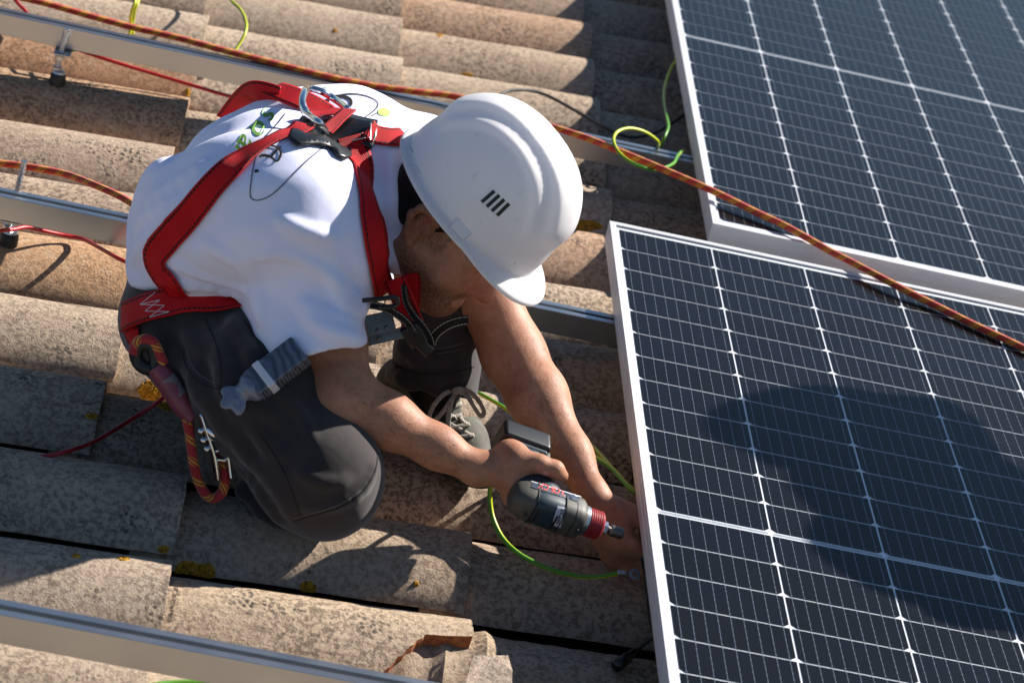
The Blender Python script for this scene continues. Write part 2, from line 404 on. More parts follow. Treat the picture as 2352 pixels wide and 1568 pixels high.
# ------------------------------------------------------------------ mounting rails, each with its bolts
def rail_mesh(x0, x1):
    # section (y, z), y = 0 at the front top edge, open slot along the top
    sec = [(0, 0), (0.013, 0), (0.013, -0.004), (0.0095, -0.004), (0.0095, -0.016), (0.0265, -0.016), (0.0265, -0.004), (0.023, -0.004), (0.023, 0), (0.036, 0), (0.036, -0.041), (0, -0.041)]
    n = len(sec); V = []; F = []
    for x in (x0, x1): V += [(x, y, z) for y, z in sec]
    for i in range(n): j = (i+1) % n; F.append((i, j, n+j, n+i))
    F.append(tuple(range(n))[::-1]); F.append(tuple(range(n, 2*n)))
    return V, F
def rail(y, x0, x1, label, bolts):
    t = thing('mounting_rail', label, 'rail', (0, y, -0.036), 'mounting rails on the roof')
    V, F = rail_mesh(x0, x1); b = MB().add(V, F); b.build('rail_profile', M['alu'], t, bevel=0.0012)
    for x, dy, up in bolts:
        hb = MB()
        zb = TOP + 0.036 - 0.0
        hb.lathe([(0.0048, zb + .004), (0.0048, up)], 12)
        for q in range(16): z = zb + .02 + q * (up - zb - .025) / 16; hb.lathe([(.0048, z), (.0054, z + .001), (.0048, z + .002)], 12, cap=False)
        hb.lathe([(0.0095, zb + .012), (0.0095, zb + .020)], 6); hb.lathe([(0.0095, -.058), (0.0095, -.050)], 6)
        o = hb.build('hanger_bolt', M['zinc'], t, smooth=True); o.location = (x, dy, 0); o.rotation_euler = (0.05, 0.06, 0)
        wb = MB().lathe([(0.0, zb + .010), (0.012, zb + .0095), (0.0145, zb + .006), (0.015, zb - .004), (0.015, zb - .012)], 24, cap=False)
        o = wb.build('sealing_washer', M['rubber'], t, smooth=True); o.location = (x, dy, 0)
        mb = MB().lathe([(0.004, zb + .014), (0.0115, zb + .0135), (0.0125, zb + .0102)], 24, cap=False)
        o = mb.build('steel_washer', M['zinc'], t, smooth=True); o.location = (x, dy, 0)
        pl = MB().box(x - .016, x + .016, min(dy - .012, .004), max(dy + .012, .032), -.0465, -.0432)
        pl.build('bracket', M['zinc'], t, bevel=0.001)
    return t
rail(0.507, -1.9, 1.5, 'galvanised rail behind the worker with a thin red cable slung below it', [(-1.022, -0.018, 0.004)])
rail(-0.322, -1.9, 1.5, 'galvanised rail at the waist of the worker, running under the near panel', [(-1.006, 0.056, 0.045), (-0.168, 0.056, 0.035), (0.30, 0.056, 0.0)])
rail(-1.560, -1.9, 1.5, 'galvanised rail nearest the camera, in the bottom left corner', [(-1.25, 0.056, 0.0)])

# ------------------------------------------------------------------ solar panels
CW, CH, GX, GY = 0.168, 0.0846, 0.0033, 0.0032
def cell_mesh():
    # half-cut cell, corners clipped on one long edge only, nine tinned busbars across it
    w, h, c = CW - GX, CH - GY, 0.0072
    b = MB()
    b.add([(-w/2, -h/2, 0), (w/2, -h/2, 0), (w/2, h/2 - c, 0), (w/2 - c, h/2, 0), (-w/2 + c, h/2, 0), (-w/2, h/2 - c, 0)], [(0, 1, 2, 3, 4, 5)], 0)
    for q in range(9):
        x = -w/2 + w * (q + .5) / 9
        b.add([(x - .00027, -CH/2, .0003), (x + .00027, -CH/2, .0003), (x + .00027, CH/2, .0003), (x - .00027, CH/2, .0003)], [(0, 1, 2, 3)], 1)
        for yy in (-h*.46, -h*.28, -h*.09, h*.09, h*.28, h*.46):
            b.add([(x - .0008, yy - .0008, .0004), (x + .0008, yy - .0008, .0004), (x + .0008, yy + .0008, .0004), (x - .0008, yy + .0008, .0004)], [(0, 1, 2, 3)], 1)
    return mesh('solar_cell', b.V, b.F, [M['cell'], M['busbar']], False, mi=b.M)
CELL = cell_mesh()
def panel(name_label, loc, yaw):
    t = thing('solar_module', name_label, 'solar panel', loc, 'solar panels on the rails'); t.rotation_euler = (0, 0, yaw)
    x0, x1, y1, y0 = -0.015, 1.023, 0.022, -2.072
    lip, zt, zb = 0.0105, 0.0035, -0.0345
    fr = MB()
    def bar(sec_pts, along, a, b):  # mitred bar: section offsets (inward d, z); corners at 45 degrees
        pass
    sec = [(0, zt), (lip, zt), (lip, 0.0012), (0.0022, 0.0012), (0.0022, zb + .002), (0.028, zb + .002), (0.028, zb), (0, zb), (0, zb + .012), (-.0006, zb + .0125), (-.0006, zb + .0165), (0, zb + .017), (0, zb + .026), (-.0006, zb + .0265), (-.0006, zb + .0300), (0, zb + .0305)]
    n = len(sec)
    def loop(cx, cy, dx, dy): return [(cx + dx*d, cy + dy*d, z) for d, z in sec]
    corners = [loop(x0, y0, 1, 1), loop(x1, y0, -1, 1), loop(x1, y1, -1, -1), loop(x0, y1, 1, -1)]
    for q in range(4):
        A, B = corners[q], corners[(q+1) % 4]; V = A + B; F = []
        for i in range(n): j = (i+1) % n; F.append((i, n+i, n+j, j))
        s = MB().add(V, F); s.build('frame_bar', M['frame'], t)
    b = MB().box(x0 + .003, x1 - .003, y0 + .003, y1 - .003, -.0045, -.0007); b.build('backsheet', M['backsheet'], t)
    for half in (0, 1):
        for r in range(12):
            for c in range(6):
                j = r + 12 * half
                y = -(j + .5) * CH - (0.010 if half else 0)
                o = bpy.data.objects.new('solar_cell', CELL); link(o, t)
                o.location = ((c + .5) * CW, y, 0); o.rotation_euler = (0, 0, PI)
    rb = MB()
    yc = -12 * CH - .005
    for c in range(6):
        rb.box(c * CW + .004, (c+1) * CW - .004, yc + .0006, yc + .0014, 0, .0003); rb.box(c * CW + .004, (c+1) * CW - .004, yc - .0014, yc - .0006, 0, .0003)
    rb.build('ribbon', M['busbar'], t)
    g = MB().add([(x0 + .004, y0 + .004, .0011), (x1 - .004, y0 + .004, .0011), (x1 - .004, y1 - .004, .0011), (x0 + .004, y1 - .004, .0011)], [(0, 1, 2, 3)])
    g.build('glass', M['glass'], t)
    return t
panel('dark solar panel nearer the camera, with the left hand of the worker at its edge', (0, 0, 0), 0.0)
panel('dark solar panel at the upper right, set back behind the nearer one', (0.2215, 1.165 + 12 * CH + .005, 0), math.radians(-0.75))

# ------------------------------------------------------------------ ropes and cables
def T(px, py, z):                             # heights below the rails follow the tile crowns
    return uz(px, py, z - 0.03 * min(1.0, max(0.0, (-z - 0.03) / 0.06)))
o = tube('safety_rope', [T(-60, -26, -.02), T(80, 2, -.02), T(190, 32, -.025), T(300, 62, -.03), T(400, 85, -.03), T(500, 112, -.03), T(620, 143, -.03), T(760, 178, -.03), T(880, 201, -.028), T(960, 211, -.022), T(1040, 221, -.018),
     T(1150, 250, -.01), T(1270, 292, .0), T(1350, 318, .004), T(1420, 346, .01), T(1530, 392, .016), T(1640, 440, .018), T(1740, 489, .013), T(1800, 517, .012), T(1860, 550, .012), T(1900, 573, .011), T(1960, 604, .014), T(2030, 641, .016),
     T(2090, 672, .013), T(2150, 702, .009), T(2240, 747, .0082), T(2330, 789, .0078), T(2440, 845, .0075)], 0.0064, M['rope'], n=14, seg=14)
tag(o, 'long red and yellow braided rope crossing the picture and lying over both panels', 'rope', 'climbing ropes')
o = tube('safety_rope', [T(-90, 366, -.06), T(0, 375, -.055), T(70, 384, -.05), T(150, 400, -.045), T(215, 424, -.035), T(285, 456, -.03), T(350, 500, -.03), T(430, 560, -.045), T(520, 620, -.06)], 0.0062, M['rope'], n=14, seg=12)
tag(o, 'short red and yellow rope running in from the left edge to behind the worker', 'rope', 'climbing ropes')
o = tube('power_cable', [T(20, -20, -.08), T(38, 5, -.08), T(58, 26, -.085), T(85, 60, -.09), T(105, 92, -.088), T(130, 101, -.07), T(165, 110, -.068), T(260, 142, -.072), T(360, 172, -.078), T(450, 199, -.08), T(530, 222, -.075), T(620, 240, -.07), T(760, 262, -.075)], 0.0036, M['redcable'], n=10)
tag(o, 'thin red cable sagging in front of the far rail behind the shoulder of the worker', 'cable', 'red cables')
o = tube('power_cable', [T(-40, 536, -.075), T(0, 530, -.075), T(30, 527, -.078), T(60, 522, -.08), T(100, 530, -.084), T(150, 541, -.09), T(190, 549, -.088), T(235, 573, -.072), T(275, 595, -.06), T(330, 620, -.06)], 0.0034, M['redcable'], n=10)
tag(o, 'red cable under the middle rail, beside the lower back of the worker', 'cable', 'red cables')
o = tube('power_cable', [T(30, 1062, -.145), T(75, 1052, -.12), T(140, 1040, -.105), T(215, 1014, -.105), T(290, 970, -.098), T(350, 932, -.08), T(385, 905, -.06), T(420, 880, -.05)], 0.0034, simple('dark_red_cable', '#8f1020', 0.45), n=10)
tag(o, 'dark red cable lying on shaded tiles by the looped lanyard', 'cable', 'red cables')
def earth(P, label, r=0.0031):
    o = tube('earth_cable', P, r, M['earth'], n=10); return tag(o, label, 'cable', 'green and yellow earth cables')
earth([T(322, -40, -.04), T(312, 0, -.045), T(302, 28, -.06), T(300, 52, -.08), T(306, 78, -.1)], 'green and yellow cable hanging behind the far rail, left one of a close pair')
earth([T(330, -40, -.05), T(318, 2, -.055), T(310, 24, -.065), T(306, 48, -.08), T(297, 80, -.1)], 'green and yellow cable hanging behind the far rail, right one of a close pair')
earth([T(505, -40, -.06), T(530, 0, -.05), T(552, 22, -.05), T(565, 50, -.055), T(563, 76, -.062), T(548, 104, -.075), T(532, 126, -.085), T(510, 150, -.1)], 'green and yellow cable bowing out in an arc above the far rail')
earth([T(230, 128, -.07), T(208, 118, -.065), T(190, 114, -.065), T(168, 116, -.07), T(140, 122, -.08)], 'short bit of yellow cable showing under the far rail by its bolt')
er = thing('earth_cable', 'thin green and yellow cable looping over the rope beside the upper panel', 'cable', (0, 0, 0), 'green and yellow earth cables')
tube('cable_run', [T(1571, 118, -.022), T(1556, 136, -.03), T(1540, 160, -.04), T(1527, 200, -.045), T(1525, 235, -.04), T(1532, 272, -.03), T(1535, 292, -.022), T(1526, 315, -.03), T(1516, 338, -.045)], 0.0030, M['earth'], er)
tube('cable_run', [T(1505, 350, -.06), T(1512, 335, -.02), T(1508, 322, .0), T(1480, 303, .02), T(1445, 295, .028), T(1418, 303, .026), T(1409, 322, .02), T(1420, 348, .012), T(1445, 370, .01), T(1475, 384, .01), T(1502, 390, .006), T(1530, 384, .0), T(1548, 374, -.006), T(1555, 360, -.012), T(1563, 350, -.02), T(1570, 347, -.028)], 0.0031, M['earth'], er)
lg = MB().box(-.012, .006, -.003, .003, -.001, .001).lathe([(.0045, 0), (.006, 0)], 16)
o = lg.build('cable_lug', M['zinc'], er, bevel=.0003); o.location = T(1569, 116, -.022); o.rotation_euler = (.3, -.5, 1.0)
earth([T(990, 872, -.09), T(1040, 880, -.085), T(1075, 890, -.075), T(1110, 908, -.072), T(1160, 937, -.075), T(1215, 975, -.085), T(1290, 1003, -.09), T(1345, 1014, -.082), T(1385, 1050, -.07), T(1425, 1098, -.06), T(1462, 1128, -.05), T(1520, 1165, -.05)], 'green and yellow cable running from under the shoe and arms to the near panel')
es = thing('earth_cable', 'green and yellow cable curving in a big loop below the driver to a ring lug', 'cable', (0, 0, 0), 'green and yellow earth cables')
LUGP = T(1424, 1315, -.078)
tube('cable_run', [T(1500, 1145, -.05), T(1455, 1128, -.045), T(1405, 1075, -.05), T(1350, 1040, -.06), T(1300, 1020, -.06), T(1240, 1008, -.02), T(1200, 1012, .005), T(1168, 1038, .01), T(1140, 1080, -.02), T(1126, 1125, -.045), T(1127, 1165, -.06), T(1136, 1200, -.07), T(1155, 1236, -.078), T(1185, 1266, -.082), T(1225, 1290, -.086),
     T(1265, 1307, -.088), T(1310, 1319, -.088), T(1350, 1324, -.087), T(1385, 1322, -.083), LUGP], 0.0036, M['earth'], es, n=12)
lug = MB()
ring_o = [(.0085*math.cos(a), .0085*math.sin(a)) for a in [2*PI*k/24 for k in range(24)]]; ring_i = [(x*.4, y*.4) for x, y in ring_o]
V = [(x+.021, y, z) for z in (.0008, -.0008) for x, y in ring_o + ring_i]
F = []
for k in range(24):
    j = (k+1) % 24
    F += [(k, j, 24+j, 24+k), (48+k, 72+k, 72+j, 48+j), (k, 48+k, 48+j, j), (24+k, 24+j, 72+j, 72+k)]
lug.add(V, F); lug.lathe([(.0042, -.004), (.0045, .0), (.0040, .002), (.0045, .004), (.0040, .006), (.0044, .008), (.003, .012)], 14, mat=Matrix.Rotation(PI/2, 4, 'Y'))
lo = lug.build('cable_lug', M['zinc'], es, smooth=True); lo.location = LUGP; lo.rotation_euler = Vector((1, 0.02, .12)).to_track_quat('X', 'Z').to_euler(); lo.rotation_euler.x = 0.75
tube('wire_strand', [T(1449, 1308, -.078), T(1456, 1318, -.084), T(1463, 1327, -.090), T(1469, 1336, -.095)], .0006, M['zinc'], es, n=6)
earth([T(330, 1575, -.09), T(400, 1566, -.09), T(460, 1567, -.09), T(520, 1575, -.09)], 'sliver of green and yellow cable below the near rail at the bottom edge')
def blk(P, label, r=0.0033):
    return tag(tube('solar_cable', P, r, M['blackcable'], n=10), label, 'cable', 'black solar cables')
blk([T(1100, 260, -.09), T(1152, 216, -.07), T(1200, 207, -.075), T(1250, 217, -.08), T(1310, 248, -.085), T(1365, 280, -.09), T(1410, 303, -.092), T(1450, 315, -.094), T(1500, 307, -.09), T(1550, 279, -.08), T(1600, 240, -.06), T(1660, 195, -.05)], 'black cable arching over tiles from behind the hard hat to the upper panel')
bc = thing('solar_cable', 'black cable with a plug dropping from the edge of the near panel onto a tile', 'cable', (0, 0, 0), 'black solar cables')
tube('cable_run', [T(1475, 1280, -.05), T(1484, 1330, -.07), T(1490, 1390, -.09), T(1497, 1440, -.095), T(1510, 1470, -.08), T(1540, 1480, -.06)], .003, M['blackcable'], bc)
tube('cable_run', [T(1530, 1440, -.06), T(1505, 1458, -.075), T(1480, 1478, -.085), T(1462, 1492, -.09)], .003, M['blackcable'], bc)
pa, pb = T(1462, 1492, -.09), T(1415, 1530, -.1)
tube('plug', [pa, pa.lerp(pb, .2), pa.lerp(pb, .45), pa.lerp(pb, .46), pa.lerp(pb, 1)], .0085, M['blackpl'], bc, raw=True, n=14, rf=lambda t: .45 if t < .1 else (.75 if t < .55 else 1.0))

# ------------------------------------------------------------------ loose shard of tile by the broken corner
def shard():
    t = thing('tile_shard', 'pale loose shard of broken tile lying by the broken corner at the bottom edge', 'tile shard', T(1130, 1545, -.085))
    out = [(-.052, -.06), (-.030, .028), (.0, .034), (.028, .040), (.034, .010), (.034, -.07)]
    out = [(x*.82, y) for x, y in out]
    V = [(x, y, .25*y - 3.2*y*y) for x, y in out] + [(x + (.004 if i < 2 else 0), y, .25*y - 3.2*y*y - .014) for i, (x, y) in enumerate(out)]
    n = len(out); F = [tuple(range(n))[::-1], tuple(range(n, 2*n))]; mi = [0, 0]
    for i in range(n): F.append((i, (i+1) % n, n+(i+1) % n, n+i)); mi.append(1 if i in (0,) else 0)
    o = obj('shard_body', mesh('shard_body', V, F, [M['tile'], M['broken']], False, mi=mi), t); o.color = lin('#cfbeab'); o.rotation_euler = (0.05, 0, 0.05)
shard()
# ------------------------------------------------------------------ smooth solids: signed distance fields turned into meshes
def pv(v): return np.array(v, dtype=np.float64)
class Field:
    def __init__(s): s.pr = []
    def cap(s, a, b, ra, rb, k=0.02): s.pr.append(('c', pv(a), pv(b), ra, rb, k, 1)); return s
    def ball(s, a, r, k=0.02): return s.cap(a, pv(a) + 1e-6, r, r, k)
    def chain(s, P, R, k=0.02):
        for i in range(len(P)-1): s.cap(P[i], P[i+1], R[i], R[i+1], k)
        return s
    def ell(s, c, Mx, rad, k=0.02, sign=1): s.pr.append(('e', pv(c), pv(Mx), pv(rad), None, k, sign)); return s      # Mx rows = local axes
    def cut(s, a, b, ra, rb, k=0.004): s.pr.append(('c', pv(a), pv(b), ra, rb, k, -1)); return s
    def plane(s, p, n, k=0.004, R=0.13): n = pv(n); s.pr.append(('p', pv(p), n / np.linalg.norm(n), R, None, k, -1)); return s  # removes the side n points to, within R
    def dist(s, pr, P):
        if pr[0] == 'c':
            _, a, b, ra, rb = pr[:5]; ab = b - a; t = np.clip(((P - a) @ ab) / max(ab @ ab, 1e-12), 0, 1)
            return np.linalg.norm(P - a - t[:, None] * ab, axis=1) - (ra + (rb - ra) * t)
        if pr[0] == 'p': return np.maximum(-((P - pr[1]) @ pr[2]), np.linalg.norm(P - pr[1], axis=1) - pr[3])
        Q = (P - pr[1]) @ pr[2].T; r = pr[3]; k0 = np.linalg.norm(Q / r, axis=1); k1 = np.linalg.norm(Q / (r*r), axis=1)
        return k0 * (k0 - 1) / np.maximum(k1, 1e-9)
    def near(s, pr, c, h):
        if pr[0] == 'p': return np.linalg.norm(c - pr[1]) < pr[3] + h + .02
        if pr[0] == 'c': m = max(pr[3], pr[4]); d = s.dist(pr, c[None])[0]
        else: d = np.linalg.norm(c - pr[1]) - pr[3].max()
        return d < h + pr[5] + 0.01
    def ev(s, P, prs=None):
        d = np.full(len(P), 0.5)
        for pr in (s.pr if prs is None else prs):
            e = s.dist(pr, P); k = pr[5]
            if pr[6] == 1:
                h = np.clip(.5 + .5 * (d - e) / k, 0, 1); d = d * (1-h) + e * h - k * h * (1-h)
            else:
                e = -e; h = np.clip(.5 + .5 * (e - d) / k, 0, 1); d = d * (1-h) + e * h + k * h * (1-h)
        return d
def solid(name, field, h, mats, parent=None, disp=None, smooth=1, B=16, attr=None):
    lo = np.full(3, 1e9); hi = -lo
    for p in field.pr:
        if p[6] != 1: continue
        if p[0] == 'c':
            for q, r in ((p[1], p[3]), (p[2], p[4])): lo = np.minimum(lo, q - r); hi = np.maximum(hi, q + r)
        else: lo = np.minimum(lo, p[1] - p[3].max()); hi = np.maximum(hi, p[1] + p[3].max())
    lo -= .02; hi += .02
    n = (np.ceil((hi - lo) / h / B).astype(int)) * B
    D = np.full(n, 0.5)
    hd = B * h * .87
    for bi in range(n[0] // B):
        for bj in range(n[1] // B):
            for bk in range(n[2] // B):
                c = lo + (np.array([bi, bj, bk]) + .5) * B * h
                prs = [p for p in field.pr if field.near(p, c, hd)]
                if not any(p[6] == 1 for p in prs): continue
                dc = field.ev(c[None], prs)[0]
                sl = (slice(bi*B, bi*B+B), slice(bj*B, bj*B+B), slice(bk*B, bk*B+B))
                if abs(dc) > hd * 1.6 + .03: D[sl] = dc; continue
                g = np.stack(np.meshgrid(*[lo[a] + (np.arange(B) + (bi, bj, bk)[a] * B) * h for a in range(3)], indexing='ij'), -1).reshape(-1, 3)
                d = field.ev(g, prs)
                if disp is not None: d = d - disp(g)
                D[sl] = d.reshape(B, B, B)
    ins = D < 0
    c = np.zeros(n - 1, dtype=np.int8)
    for a in (0, 1):
        for b in (0, 1):
            for e in (0, 1): c += ins[a:n[0]-1+a, b:n[1]-1+b, e:n[2]-1+e]
    act = (c > 0) & (c < 8); idx = -np.ones(n - 1, dtype=np.int64); cells = np.argwhere(act); idx[act] = np.arange(len(cells))
    acc = np.zeros((len(cells), 3)); cnt = np.zeros(len(cells))
    cor = [(a, b, e) for a in (0, 1) for b in (0, 1) for e in (0, 1)]
    for p in cor:
        for ax in range(3):
            if p[ax] == 1: continue
            q = list(p); q[ax] = 1
            A = cells + p; Bc = cells + q
            da = D[A[:, 0], A[:, 1], A[:, 2]]; db = D[Bc[:, 0], Bc[:, 1], Bc[:, 2]]
            m = (da < 0) != (db < 0); t = np.where(m, da / np.where(m, da - db, 1), 0)
            acc[m] += (A + t[:, None] * (Bc - A))[m]; cnt[m] += 1
    V = lo + (acc / cnt[:, None]) * h
    F = []
    for ax in range(3):
        sl0 = [slice(None)] * 3; sl1 = [slice(None)] * 3; sl0[ax] = slice(0, n[ax]-1); sl1[ax] = slice(1, n[ax])
        sg = ins[tuple(sl0)] != ins[tuple(sl1)]; E = np.argwhere(sg)
        o1, o2 = (ax + 1) % 3, (ax + 2) % 3
        E = E[(E[:, o1] > 0) & (E[:, o2] > 0) & (E[:, o1] < n[o1]-1) & (E[:, o2] < n[o2]-1)]
        def cid(d1, d2):
            q = E.copy(); q[:, o1] += d1; q[:, o2] += d2; return idx[q[:, 0], q[:, 1], q[:, 2]]
        qd = np.stack([cid(-1, -1), cid(0, -1), cid(0, 0), cid(-1, 0)], 1)
        fl = ins[E[:, 0], E[:, 1], E[:, 2]]
        qd[~fl] = qd[~fl][:, ::-1]; F.append(qd)
    F = np.concatenate(F)
    for _ in range(smooth):                                   # relax the grid stepping
        S1 = np.zeros_like(V); C1 = np.zeros(len(V))
        for a in range(4):
            for b in ((a+1) % 4, (a+3) % 4): np.add.at(S1, F[:, a], V[F[:, b]]); np.add.at(C1, F[:, a], 1)
        V = .45 * V + .55 * S1 / np.maximum(C1, 1)[:, None]
    me = bpy.data.meshes.new(name); me.vertices.add(len(V)); me.vertices.foreach_set('co', V.ravel())
    me.loops.add(F.size); me.loops.foreach_set('vertex_index', F.ravel().astype(np.int32))
    me.polygons.add(len(F)); me.polygons.foreach_set('loop_start', np.arange(0, F.size, 4, dtype=np.int32)); me.polygons.foreach_set('loop_total', np.full(len(F), 4, dtype=np.int32))
    me.update(calc_edges=True); me.validate()
    me.polygons.foreach_set('use_smooth', [True] * len(me.polygons))
    for mt in (mats if isinstance(mats, list) else [mats]): me.materials.append(mt)
    if attr is not None:
        for an, fn in attr.items(): at = me.attributes.new(an, 'FLOAT', 'POINT'); at.data.foreach_set('value', fn(V).astype(np.float32))
    return obj(name, me, parent)
def bvh_of(*obs):
    V = []; F = []
    for o in obs:
        n = len(V); V += [o.matrix_basis @ v.co for v in o.data.vertices]; F += [[i + n for i in p.vertices] for p in o.data.polygons]
    return BVHTree.FromPolygons(V, F)
def snap(b, px, py, off=0.0, y0=None):                        # first point of a surface on the sight line of a photo point
    d = Vector(ray((px, py))).normalized(); o = Vector(CAM_C)
    h = b.ray_cast(o, d, 20)
    if h[0] is None: return None
    nn = h[1] if h[1].dot(d) < 0 else -h[1]
    return h[0] + nn * off, nn

# ------------------------------------------------------------------ the worker
def mat_skin():
    mt, nt, bs = newmat('skin'); L = nt.links.new
    tc = N(nt, 'TexCoord'); n = N(nt, 'TexNoise', Scale=30.0, Detail=9.0, Roughness=0.72); L(tc.outputs['Object'], n.inputs['Vector'])
    r = ramp(nt, [(0.28, lin('#8e5f4b')), (0.5, lin('#a8765c')), (0.72, lin('#b58871'))]); L(n.outputs[0], r.inputs[0])
    at = N(nt, 'Attribute'); at.attribute_name = 'stubble'
    n2 = N(nt, 'TexNoise', Scale=420.0, Detail=2.0); L(tc.outputs['Object'], n2.inputs['Vector'])
    sp = ramp(nt, [(0.42, (0,)*3), (0.6, (1,)*3)]); L(n2.outputs[0], sp.inputs[0])
    st = mathn(nt, 'MULTIPLY', at.outputs['Fac'], mathn(nt, 'ADD', 0.35, mathn(nt, 'MULTIPLY', sp.outputs[0], 0.6)))
    c = mixc(nt, r.outputs[0], lin('#1d1511'), st)
    ar = N(nt, 'Attribute'); ar.attribute_name = 'ruddy'
    c = mixc(nt, c, lin('#a5523f'), mathn(nt, 'MULTIPLY', ar.outputs['Fac'], 0.45))
    L(c, bs.inputs['Base Color']); bs.inputs['Roughness'].default_value = 0.55; bs.inputs['Specular IOR Level'].default_value = 0.3
    bs.inputs['Subsurface Weight'].default_value = 0.08; bs.inputs['Subsurface Radius'].default_value = (0.01, 0.004, 0.002); bs.inputs['Subsurface Scale'].default_value = 0.6
    n3 = N(nt, 'TexNoise', Scale=260.0, Detail=4.0); L(tc.outputs['Object'], n3.inputs['Vector']); b_ = bump(nt, bs, n3.outputs[0], 0.35, 0.001); bump(nt, bs, n.outputs[0], 0.12, 0.003, b_); return mt
def mat_cloth(name, col, sc, amt, rough=0.9, sheen=0.2, weave=900.0, big=None, col2=None):
    mt, nt, bs = newmat(name); L = nt.links.new
    tc = N(nt, 'TexCoord'); n = N(nt, 'TexNoise', Scale=sc, Detail=6.0, Roughness=0.6); L(tc.outputs['Object'], n.inputs['Vector'])
    r = ramp(nt, [(0.35, tuple(x*(1-amt) for x in lin(col)[:3])), (0.65, lin(col))]); L(n.outputs[0], r.inputs[0])
    c = r.outputs[0]
    L(c, bs.inputs['Base Color']); bs.inputs['Roughness'].default_value = rough; bs.inputs['Sheen Weight'].default_value = sheen; bs.inputs['Specular IOR Level'].default_value = 0.2
    n2 = N(nt, 'TexNoise', Scale=weave, Detail=2.0); L(tc.outputs['Object'], n2.inputs['Vector'])
    b = bump(nt, bs, n2.outputs[0], 0.35, 0.0006)
    if big:
        n3 = N(nt, 'TexNoise', Scale=big[0], Detail=3.0, Distortion=0.35); L(tc.outputs['Object'], n3.inputs['Vector']); bump(nt, bs, n3.outputs[0], big[1], big[2], b)
    return mt
M['skin'] = mat_skin()
M['tee'] = mat_cloth('white_cotton', '#e8e8ff', 8, .03, 0.9, 0.15, 900, (18, 0.16, 0.008))
M['trouser'] = mat_cloth('charcoal_work_cloth', '#352f2f', 12, .3, 0.85, 0.3, 1400, (11, 0.35, 0.010))
M['hair'] = mat_cloth('black_hair', '#0e0b0a', 60, .4, 0.5, 0.0, 500)
M['shoe'] = mat_cloth('dusty_grey_shoe', '#6b6a62', 40, .5, 0.85, 0.1, 300)
M['sole'] = simple('olive_rubber_sole', '#34342c', 0.7, noise=(40, .3))
M['lace'] = mat_cloth('grey_lace', '#a9a297', 200, .3, 0.9, 0.1, 1500)
P = uy
worker = thing('person', 'worker in a white T-shirt and dark trousers crouching over the panel edge with a driver', 'person', (-0.62, -0.78, -0.13))
W0 = worker.location.copy()
ER, ED, EV = Vector(CAM_R[0]), Vector(CAM_R[1]), Vector(CAM_R[2])
# head axes: r = his right (towards the camera), f = face, u = crown
u0 = (ER * .76 - ED * .65).normalized(); f0 = (ER * .65 + ED * .76).normalized(); a = math.radians(24)
hu = u0 * math.cos(a) - EV * math.sin(a); hr = -EV * math.cos(a) - u0 * math.sin(a); hf = f0.copy()
q = Quaternion(hu, math.radians(-9)); hf = q @ hf; hr = q @ hr
HC = P(1092, 463, -.80)                                        # centre of the helmet rim
CH_ = HC - hu * .045
HM = [tuple(hr), tuple(hf), tuple(hu)]
def hd(x, y, z): return CH_ + hr * x + hf * y + hu * z
# joints
sR, eR, wR = P(705, 640, -.83), P(792, 912, -.975), P(1096, 1076, -.995)
sL, eL, wL = P(985, 385, -.56), P(1180, 815, -.74), P(1362, 1138, -.93)
neck0 = P(865, 420, -.74)
